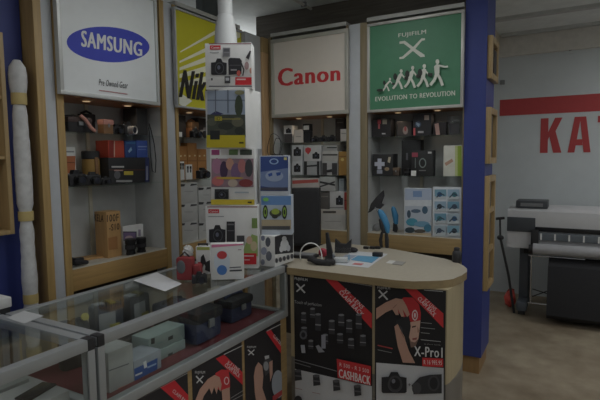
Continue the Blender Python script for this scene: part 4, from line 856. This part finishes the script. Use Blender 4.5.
p.rect(322.6, 334, 326.8, 347.6, (150, 152, 164)); p.oval(304.6, 334, 3.6, 4.6, (90, 94, 100)); p.oval(304.6, 334, 2, 2.6, (30, 30, 34)); p.poly([(302, 344), (306, 344), (306.8, 352), (303, 352)], (170, 174, 184)); p.poly([(317, 345), (320, 344), (326, 351), (320, 351.6)], (150, 152, 160))
p.stroke([(294.6, 358), (338, 370)], .7, (130, 130, 134)); p.stroke([(294.6, 361), (312, 366)], .7, (120, 120, 124))
p.poly([(338, 357.6), (373.4, 365.2), (373.4, 384.6), (339, 376.6)], (206, 40, 44)); p.text('R 500 - R 3 500', [(341, 365), (370, 372), (370, 368), (341, 361.4)], (240, 220, 220), .005); p.text('CASHBACK', [(340.4, 376), (371.4, 383.6), (371.4, 375), (340.4, 367.6)], (240, 228, 228), .06)
for x, y in ((299.6, 374.6), (318, 379.6), (338, 384.6), (359, 389.6)):
    p.poly([(x-3.6, y-6), (x+3, y-4.6), (x+4, y+4), (x-3, y+5)], (40, 40, 44)); p.oval(x, y-5, 3.4, 1.6, (80, 80, 84), 12); p.rect(x-3.4, y-1, x+3.6, y+.4, (90, 90, 94), dy=.8)
p.stroke([(297, 386.5), (304, 388)], .5, (150, 110, 110)); p.stroke([(314, 390.6), (322, 392.4)], .5, (150, 110, 110)); p.oval(300, 399, 4, 5, (40, 40, 44)); p.oval(318, 404, 4, 5, (40, 40, 44)); p.oval(338, 406, 4, 5, (40, 40, 44))
p.done()
o, p = poster_y('black poster of a photographer in red cap at the rounded end of the desk', (-.948, 2.4965), (-.576, 2.5525), .08, .953)
p.poly([(376.2, 362.6), (443.6, 368), (443.6, 460), (376.2, 460)], (206, 208, 212))
p.tx('FUJIFILM', 377.6, 286.2, 390, 289.2, (206, 206, 206), .05, dy=1); p.stroke([(378.8, 290), (387.6, 299.6)], 1.6, (206, 206, 206)); p.stroke([(387.4, 291), (378.8, 298)], 1.4, (206, 206, 206))
p.poly([(403.8, 287.6), (416, 288.8), (443.4, 313.4), (443.4, 328)], (206, 40, 44)); p.text('X-F LENS', [(423.6, 300), (434.4, 311), (437, 308.4), (426, 297.8)], (236, 224, 224), .012); p.text('CLAIM BACK', [(417.4, 298.8), (433.6, 316.6), (436.6, 313.8), (420.4, 296.4)], (236, 224, 224), .08)
p.stroke([(424, 289.8), (443, 291.4)], .6, (190, 190, 190))
# the photographer: cap, face, hands, camera
p.poly([(396, 304), (404, 297), (413, 297.4), (419, 304), (421, 313), (420.6, 320), (412, 322), (405, 318), (398, 312)], (190, 34, 40)); p.oval(415, 315, 3, 5.4, (226, 206, 206)); p.oval(415, 315, 2, 4, (190, 34, 40)); p.oval(415, 315, 1, 2.6, (226, 206, 206))
p.poly([(410, 322), (420.6, 320), (419.6, 330), (418.6, 338), (415.6, 346.5), (411, 347), (409, 336)], (208, 166, 146)); p.poly([(412, 326), (416, 325.2), (416, 326.6), (412, 327.6)], (70, 46, 40)); p.poly([(417.4, 326), (420, 331.6), (417.6, 332.4)], (170, 124, 106)); p.poly([(412.4, 338), (417.4, 337), (416.6, 339.2), (412.8, 339.8)], (140, 70, 66)); p.poly([(409, 336), (411, 347), (415.6, 346.5), (418.6, 338.6), (415, 342), (411, 341)], (120, 92, 80))
p.poly([(396, 320), (409, 315), (411, 326), (408, 344), (398, 346)], (30, 30, 33)); p.oval(399, 333, 4, 8, (54, 54, 58)); p.oval(398, 333, 2.4, 5, (20, 20, 24))
p.poly([(376.4, 308), (386, 302), (396, 297.8), (403, 299), (407, 306), (410, 314), (407.4, 316.6), (403, 309), (404.6, 316), (401.6, 316.4), (398, 308), (399, 314.6), (396, 314.6), (392.6, 309), (386, 312), (376.4, 319)], skin)
p.poly([(394.6, 326), (398, 323.4), (401, 330), (404.6, 336), (405.6, 340), (409, 350), (415.4, 362.6), (403, 362), (398, 346), (396.6, 338)], skin); p.stroke([(401, 331), (404, 337)], .8, skd); p.stroke([(393, 308), (397, 304)], .7, skd)
p.stroke([(421, 322), (432, 323)], .6, (150, 150, 150)); p.stroke([(421, 327), (435, 328.4)], .6, (150, 150, 150)); p.stroke([(421, 332), (430, 333)], .6, (150, 150, 150)); p.stroke([(421, 339), (441, 341)], .7, (170, 170, 170))
p.stroke([(378, 344.6), (393, 348)], 1.2, (170, 60, 60)); p.stroke([(378, 349), (392, 352)], .6, (140, 140, 140))
p.tx('X-Pro1', 414.6, 345.4, 442.6, 355.4, (222, 222, 222), .05, dy=1.6); p.rect(422.6, 356.8, 443.4, 365.4, (206, 40, 44), dy=1); p.tx('R 16 995.95', 424, 359, 442, 363.4, (240, 226, 226), .015, dy=.8); p.tx('X-Pro1 body', 424, 342.6, 441, 344, (150, 150, 150), 0, dy=1)
p.cam(382, 371, 407, 392); p.oval(395.6, 382.4, 7, 8, (56, 56, 60)); p.oval(395.6, 382.4, 5, 6, (24, 24, 28)); p.oval(394, 380, 1.8, 2.2, (110, 112, 124)); p.tx('+', 408.6, 382, 411, 385, (60, 60, 64), .02)
p.poly([(412, 384), (420, 376), (430, 373.6), (442, 373), (442, 392), (414, 393)], (36, 36, 40)); p.oval(417, 387, 4.6, 6, (60, 60, 64)); p.oval(434, 382, 6, 8, (56, 56, 60)); p.oval(434, 382, 4, 6, (26, 26, 30)); p.done()

# ------------------------------------------------------------------ things on the desk
ZK = 1.0005
t = thing('computer_case', 'tall plain black upright case at the back left of the desk', 'computer', onZ(306, 247, ZK)+Vector((0, .0, 0)), math.radians(22))
P = onZ(306, 246, ZK); n = Vector((math.sin(math.radians(22)), -math.cos(math.radians(22)), 0)); wv = (hit(319, 220, P, n)-hit(291.5, 220, P, n)).length; hv = hit(304, 188.5, P, n).z-ZK
t.location = P; MB().box(-wv/2, wv/2, 0, .12, 0, hv, paint((22, 22, 24), .6), .004).build('shell', t)
MB().box(-wv/2+.012, wv/2-.012, -.003, -.0005, .02, hv-.02, paint((28, 28, 30), .8)).build('front_panel', t, smooth=False)
P = onZ(301, 257, ZK); t = thing('keyboard', 'grey and black keyboard beside the toy cartons on the desk', 'keyboard', P, math.radians(8))
MB().box(-.11, .11, -.05, .055, 0, .018, m_blk, .004).build('tray', t)
MB().box(-.095, .095, -.035, .045, .018, .025, m_gry, .003).build('keys', t)
b = MB(); C0 = onZ(311, 262, ZK)
b.tube([(C0.x+.075*math.cos(a)*1.0, C0.y+.02*math.sin(a*2), ZK+.006+.115*math.sin(a)) for a in (PI*j/16 for j in range(17))], .004, m_white, 8)
tag(b.build('white_cable', base=True), 'white cable arching over black gear at the left of the desk', 'cable')
P = onZ(323, 257, ZK); tag(MB().ball((0, 0, .03), (.032, .022, .03), paint((176, 42, 60), .5)).box(-.012, .012, -.024, .0, .012, .05, paint((150, 30, 44), .5), .004).build('red_pouch', loc=P), 'small crimson pouch on the desk behind the black strap', 'pouch')
P = onZ(322, 264.5, ZK); t = thing('camera_strap', 'thick black strap curled at the front left of the desk', 'strap', P, .1)
MB().tube([(-.10, .03, .016), (-.07, -.005, .03), (-.02, -.025, .02), (.03, -.02, .018), (.075, .0, .018), (.06, .045, .016), (0, .05, .016)], [.012, .018, .020, .018, .016, .014, .012], m_soft, 10).build('webbing', t)
MB().box(.02, .07, -.035, .02, .001, .032, m_blk, .01).build('pad', t)
P = onZ(330, 259.5, ZK); t = thing('handset', 'slim black upright handset leaning left on the desk', 'phone', P, .1)
MB().box(-.028, .028, -.02, .03, 0, .025, m_blk, .006).build('cradle', t); MB().prism([(-.018, 0), (.022, 0), (-.012, .15), (-.026, .15)], -.01, .012, m_blk, Matrix.Translation((0, 0, .025)) @ Matrix.Rotation(PI/2, 4, 'X')).build('handset', t)
P = onZ(343, 252.5, ZK); t = thing('pointed_stand', 'black two-pointed stand behind the clear holder on the desk', 'stand', P, .3)
MB().prism([(-.055, 0), (.055, 0), (.06, .095), (.02, .06), (-.015, .062), (-.052, .095)], -.02, .02, m_blk, Matrix.Rotation(PI/2, 4, 'X')).build('body', t)
P = onZ(341, 262.5, ZK); t = thing('acrylic_holder', 'clear acrylic card holder near the front of the desk', 'holder', P, .25)
b = MB(); b.box(-.05, .05, -.03, .05, 0, .005, m_acryl); b.box(-.05, .05, -.032, -.028, .005, .045, m_acryl); b.box(-.05, .05, .046, .05, .005, .085, m_acryl); b.box(-.05, -.047, -.028, .046, .005, .06, m_acryl); b.box(.047, .05, -.028, .046, .005, .06, m_acryl); b.build('shell', t, smooth=False)
MB().box(-.04, .04, -.02, .03, .0055, .03, m_white, .001).build('white_cards', t)
sheet('large white leaflet spread on the desk', [(334, 264.5), (368, 268), (388, 254), (352, 251)], ZK, (206, 208, 212), 'leaflet')
sheet('blue printed card lying on the white leaflet', [(351, 260), (372, 263), (379, 257.4), (358, 255.8)], ZK+.0014, (84, 150, 190), 'blue_card', .0006, .002)
sheet('grey slip lying left of the blue card on the leaflet', [(340, 258.6), (350, 259.4), (357, 255.6), (346, 254.8)], ZK+.0014, (150, 160, 180), 'paper_slip', .0006, .001)
sheet('red-marked slip at the front of the white leaflet', [(352, 264.4), (361, 265.4), (364, 263.8), (355, 263)], ZK+.0014, (196, 110, 110), 'paper_slip', .0006, .001)
sheet('white card lying near the middle of the desk', [(385.6, 263), (392, 264), (396, 261), (390, 260.2)], ZK, (214, 212, 206), 'business_card')
sheet('grey card lying right of the white card on the desk', [(392, 264.4), (402, 265.6), (405.6, 262.4), (396, 261.4)], ZK, (150, 146, 140), 'business_card', .0006, .003)
P = onZ(377.6, 256.6, ZK+.0014); tag(MB().box(-.032, .032, -.02, .02, 0, .026, m_blk, .005).build('small_case', loc=P+Vector((0, 0, .003)), rot=.1), 'small black case on the far corner of the white leaflet', 'case')
P = onZ(352.6, 252.4, ZK); tag(MB().ball((0, 0, .0185), (.04, .022, .018), m_soft).build('computer_mouse', loc=P), 'flat rounded black mouse at the back of the desk', 'mouse')
for k, x in enumerate((366.2, 372.4, 378.0)):
    P = onZ(x, 248.8, ZK); tag(MB().box(-.019, .019, -.012, .012, 0, .018, m_blk, .003).build('battery_pack', loc=P), ('left', 'middle', 'right')[k]+' of three tiny black blocks along the back edge of the desk', 'block', 'black blocks on the desk edge')
# blue grips on a black tripod
P = onZ(383.6, 248.0, ZK); t = thing('camera_tripod', 'black and light blue camera grip on black legs at the desk back', 'tripod', P, 0)
mcy = paint((48, 122, 172), .4)
def rel(px, py, dy=0): v = hit(px, py, P+Vector((0, dy, 0)), Vector((0, 1, 0))); return v-P
MB().tube([rel(381.4, 248)+Vector((0, 0, .004)), rel(380.6, 240), rel(382, 232)], [.011, .014, .009], m_blk, 10).build('leg', t)
MB().tube([rel(387.0, 248.2)+Vector((0, 0, .004)), rel(387.0, 240), rel(386, 231)], [.013, .016, .011], m_blk, 10).build('leg', t)
MB().tube([rel(388, 233), rel(386.6, 226), rel(383.6, 218), rel(380.6, 212), rel(379, 209.6)], [.012, .026, .028, .022, .008], mcy, 12).build('blue_grip', t)
MB().tube([rel(384, 233, -.012), rel(382.0, 226, -.022), rel(380, 219, -.02)], [.012, .018, .01], m_blk, 10).build('dark_side', t)
b = MB(); w0 = [rel(*q) for q in ((367.6, 213), (370.4, 204), (376, 197), (382.4, 190.6), (383, 196), (380.4, 203.6), (383, 205), (379, 209), (374.6, 208), (369, 212.4))]
b.prism([(v.x, v.z) for v in w0], -.012, .012, m_soft, Matrix(((1, 0, 0, 0), (0, 0, 1, 0.02), (0, 1, 0, 0), (0, 0, 0, 1)))); b.build('wing_head', t)
MB().tube([rel(375, 207), rel(377, 211), rel(381, 215)], .004, m_gry, 6).build('wire', t)
t = thing('camera_grip', 'smaller blue and black camera grip standing on the cabinet floor under the green sign', 'grip', Bp(395, .1, ZF+.0005)); P = Vector(t.location)
def rel2(px, py): v = hit(px, py, P, Vector((0, 1, 0))); return v-P
MB().tube([Vector((0, 0, .012)), rel2(395.4, 229), rel2(395, 223)], [.02, .022, .016], m_blk, 10).build('foot', t)
MB().tube([rel2(396, 224), rel2(395.4, 216), rel2(393.4, 208.6), rel2(392.6, 206.4)], [.017, .026, .02, .008], mcy, 12).build('blue_grip', t)
b = MB().ball((0, 0, .035), (.035, .03, .035), m_gry, 12); tag(b.build('small_gadget', loc=Bp(377.5, .12, ZF+.0005)), 'grey rounded gadget on the cabinet floor behind the black wing-shaped head', 'gadget')
P = onZ(456.4, 262.2, ZK); P.y += .02; t = thing('flask', 'small black rounded flask at the far right back edge of the desk', 'flask', (P.x-.0, P.y-.01, ZK))
MB().lathe([(.026, 0), (.028, .004), (.028, .055), (.022, .068), (.014, .074)], Matrix(), m_blk, 18).build('body', t); MB().lathe([(.018, .0705), (.018, .088), (.012, .092)], Matrix(), m_soft, 18).build('cap', t)

# ------------------------------------------------------------------ shelves on the side of the blue end wall
def side_shelf(label, y0, y1, z0, z1, bars, D=.034):
    t = thing('wall_shelf', label, 'shelf', (-.585, (y0+y1)/2, z0), 0, 'open wooden boxes on the blue end wall'); frame_box(t, y1-y0, z1-z0, D, .045, bars, paint((96, 84, 70), .7)); return t
side_shelf('top open wooden box on the side of the blue end wall', 3.79, 4.12, 2.215, 2.52, ())
side_shelf('middle open wooden box on the side of the blue end wall', 3.775, 4.12, 1.60, 2.01, ())
side_shelf('tall lowest open wooden box on the side of the blue end wall', 3.775, 4.10, .65, 1.51, (.28, .58))
b = MB()
b.box(-.57, -.556, 3.92, 4.04, 2.262, 2.44, m_dark, .001)
tag(b.build('folder', base=True), 'dark folder standing in the top box on the blue end wall', 'folder')

# ------------------------------------------------------------------ red wall sign
t = thing('wall_sign', 'red stripe with big red capitals on the far white wall', 'sign', (-.82, 6.299, 1.675))
mr = paint((180, 52, 54), .5, var=.03)
MB().box(0, 4.3, -.004, 0, 2.134-1.675, 2.323-1.675, mr).build('red_stripe', t, smooth=False)
SH = {'K': [[(0, 0), (.36, 0), (.36, .38), (.42, .47), (.62, 0), (1, 0), (.70, .62), (1, 1), (.66, 1), (.36, .6), (.36, 1), (0, 1)]],
      'A': [[(0, 0), (.30, 0), (.52, .93), (.52, 1), (.26, 1)], [(.70, 0), (1, 0), (.76, 1), (.5, 1), (.5, .93)], [(.35, .2), (.65, .2), (.62, .37), (.38, .37)]],
      'T': [[(.32, 0), (.68, 0), (.68, .82), (1, .82), (1, 1), (0, 1), (0, .82), (.32, .82)]]}
for ch, (l, r) in zip('KAT', ((540.3, 561.8), (568, 591), (597, 618))):
    a, b2 = onY(l, 140, 6.299), onY(r, 140, 6.299); b = MB(); w_ = b2.x-a.x
    for k, pl in enumerate(SH[ch]): b.prism([(a.x+.82+u*w_, .012+v*.395) for u, v in pl], .0005, .004+.0004*k, mr, Matrix(((1, 0, 0, 0), (0, 0, -1, 0), (0, 1, 0, 0), (0, 0, 0, 1))))
    b.build('letter', t, smooth=False)
t = thing('wall_socket', 'small socket with stub of cable high on the far white wall', 'socket', onY(569, 51, 6.3))
MB().box(-.05, .05, -.02, 0, -.03, .03, m_wall, .004).build('plate', t); MB().tube([(0, -.022, 0), (.06, -.03, .02), (.12, -.02, .03)], .008, m_gry, 6).build('cable', t)
t = thing('wall_bracket', 'small brackets on the far wall above the red stripe, beside the blue end wall', 'bracket', (-.80, 6.299, 2.50))
MB().box(-.02, .03, -.04, 0, 0, .05, m_gry, .003).box(-.02, .05, -.03, 0, .32, .34, m_gry, .003).build('bracket', t)

# ------------------------------------------------------------------ wide format printer
PY = 5.5
t = thing('large_format_printer', 'wide grey and black roll printer on legs in front of the white wall', 'printer', (.35, 5.75, 0))
def px_(x): return x-.35
mg = paint((204, 204, 206), .4, var=.02); mdk = paint((58, 62, 68), .5); mcb = paint((96, 104, 112), .4)
x0, x1 = -.615, 1.45
prof = [(-.27, .70), (-.30, .76), (-.30, .885)]
M = Matrix(((0, 0, 1, 0), (1, 0, 0, 0), (0, 1, 0, 0), (0, 0, 0, 1)))
MB().prism([(-.26, .70), (-.255, .80), (-.25, .90), (-.255, 1.0), (-.235, 1.085), (-.20, 1.105), (.2, 1.12), (.28, 1.05), (.28, .72)], px_(x0), px_(x1), mg, M).build('housing', t)
MB().box(px_(x0-.004), px_(-.35), -.262, .02, .87, 1.02, mdk, .006).build('end_cover', t)
MB().box(px_(-.545), px_(-.245), -.19, .06, 1.112, 1.19, mdk, .01).box(px_(-.5), px_(-.29), -.193, -.188, 1.13, 1.165, m_gry, .002).build('control_box', t)
MB().box(px_(-.35), px_(1.42), -.27, -.2, 0.885, .93, m_gloss, .005).build('paper_slot', t)
MB().box(px_(-.32), px_(1.42), -.30, -.22, .80, .875, mcb, .01).build('output_guide', t)
for k in range(9): MB().box(px_(-.30+.125*k), px_(-.285+.125*k), -.306, -.297, .805, .87, m_white).build('guide_mark', t, smooth=False)
MB().cyl((px_(-.36), -.33, .715), (px_(1.42), -.33, .715), .055, .055, paint((168, 168, 172), .5), 24).build('paper_roll', t)
MB().cyl((px_(-.40), -.33, .715), (px_(-.36), -.33, .715), .04, .04, m_blk, 18).box(px_(-.385), px_(-.315), -.31, -.24, .66, .90, m_blk, .006).build('roll_holder', t)
for xx in (-.455, 1.25):
    MB().box(px_(xx-.045), px_(xx+.045), -.16, .12, .06, .70, mdk, .012).build('leg', t)
    MB().box(px_(xx-.05), px_(xx+.05), -.34, .3, .05, .15, paint((66, 72, 80), .5), .02).build('foot', t)
    for yy in (-.28, .24): MB().cyl((px_(xx-.03), yy, .035), (px_(xx+.03), yy, .035), .035, .035, m_blk, 16).build('castor', t)
MB().box(px_(-.46), px_(1.3), -.18, -.06, .63, .69, m_blk, .006).build('crossbar', t)
b = MB().tube([(px_(-.405), -.28, .635), (px_(.1), -.28, .635)], .010, m_chrome, 10).tube([(px_(-.375), -.28, .63), (px_(-.375), -.28, .14)], .008, m_chrome, 10).tube([(px_(-.40), -.28, .135), (px_(.1), -.28, .135)], .010, m_chrome, 10); b.build('chrome_rail', t)
MB().tube([(px_(-.36), -.26, .20), (px_(-.1), -.26, .34)], .006, m_blk, 6).tube([(px_(-.36), -.26, .28), (px_(-.1), -.26, .22)], .006, m_blk, 6).build('brace', t)
b = MB(); mcl = paint((22, 22, 25), .85, scale=70)
b.prism([(-.30, .625), (-.42, .57), (-.50, .35), (-.52, .10), (-.47, .055), (-.2, .045), (-.1, .2), (-.16, .62)], px_(-.215), px_(1.3), mcl, M); b.build('cloth_basket', t)
# T-topped stand
P = onZ(514, 313, 0); t = thing('tripod_stand', 'thin black stand with short T bar beside the wide printer', 'stand', P)
def rl(px, py): v = hit(px, py, P, Vector((0, 1, 0))); return v-P
MB().tube([Vector((0, 0, 0.002)), rl(508.5, 275), rl(500.4, 238)], .013, m_blk, 8).build('leg', t)
MB().tube([rl(500.3, 238), rl(500, 219)], .010, m_blk, 8).build('pole', t); b = MB(); a1, b1 = rl(496.0, 218.8), rl(504.6, 218); b.tube([a1, b1], .014, m_blk, 8); b.build('cross_bar', t)
MB().ball(rl(500.4, 237.6), (.035, .03, .028), m_blk, 12).build('joint', t)
P = onZ(513, 306, 0); t = thing('red_bag', 'bright red crumpled bag on the floor behind the thin black stand', 'bag', (-.592, 5.68, 0))
b = MB().ball((0, 0, .095), (.06, .06, .094), paint((206, 62, 50), .5), 14).ball((.012, -.01, .14), (.04, .045, .06), paint((206, 62, 50), .5), 12)
for v in b.bm.verts: v.co += Vector((random.uniform(-.008, .008), random.uniform(-.008, .008), random.uniform(0, .008)))
b.build('sack', t, smooth=False); MB().tube([(-.03, 0, .17), (0, -.01, .215), (.04, 0, .20)], .008, paint((150, 40, 34), .6), 6).build('handle', t)

# ------------------------------------------------------------------ unseen fill lamps of the room
def fill_lamp(x, y, e, label, col=(.98, .99, 1), sx=1.2, sy=.28, rot=PI/2, z=2.86):  # unseen fitting added for fill, lit downwards and upwards
    t = thing('unseen_fill_light', label, 'light', (x, y, z), rot, 'unseen fluorescent fill fittings')
    MB().box(-sx/2, sx/2, -.03, .03, 0, .05, m_white, .004).build('housing', t)
    for u in (-.45, .45): MB().cyl((u*sx, 0, .05), (u*sx, 0, 3.06-z), .006, .006, m_gry, 8).build('hanger', t)
    for nm, dz, k, w in (('lamp', -.01, 1, .0), ('uplight', .07, UPK, PI)):
        ld = bpy.data.lights.new(nm, 'AREA'); ld.shape = 'RECTANGLE'; ld.size = sx; ld.size_y = sy; ld.energy = e*k; ld.color = col
        o = bpy.data.objects.new(nm, ld); COL.objects.link(o); o.parent = t; o.location = (0, 0, dz); o.rotation_euler = (w, 0, 0)
UPK = .6; E0 = 26
for x, y, k, z, lb in ((-1.35, 2.5, .85, 2.86, 'above the tall stack of cartons'), (-.1, 2.3, .8, 2.86, 'above the desk aisle'), (-.4, -.9, .7, 2.5, 'behind the viewer'), (1.4, .3, .7, 2.5, 'right of the viewer'), (1.7, 2.6, .9, 2.6, 'at the right of the aisle'), (1.15, 5.0, 1.3, 2.86, 'near the wide printer'), (2.7, 4.8, 1.2, 2.5, 'beyond the wide printer'), (-1.9, .0, .6, 2.6, 'above the left end of the counters'), (3.0, 1.0, .6, 2.5, 'by the right wall'), (1.2, -2.0, .7, 2.5, 'by the rear wall'), (-3.5, 1.0, 1.0, 2.5, 'added in the space behind the left cabinets'), (-3.4, 4.6, 1.0, 2.45, 'added in the far left corner behind the cabinets')):  # last two added to brighten the ceiling behind the cabinets
    fill_lamp(x, y, E0*k, 'unseen fluorescent fill fitting '+lb, z=z)
wd = bpy.data.worlds.new('world'); S.world = wd; wd.use_nodes = True
wd.node_tree.nodes['Background'].inputs[0].default_value = (.02, .02, .02, 1); wd.node_tree.nodes['Background'].inputs[1].default_value = 1

S.view_settings.view_transform = 'Standard'; S.view_settings.look = 'None'; S.view_settings.gamma = 1; S.view_settings.use_curve_mapping = False
S.view_settings.exposure = -2.15
S.cycles.use_denoising = True
S.cycles.max_bounces = 8; S.cycles.transparent_max_bounces = 16
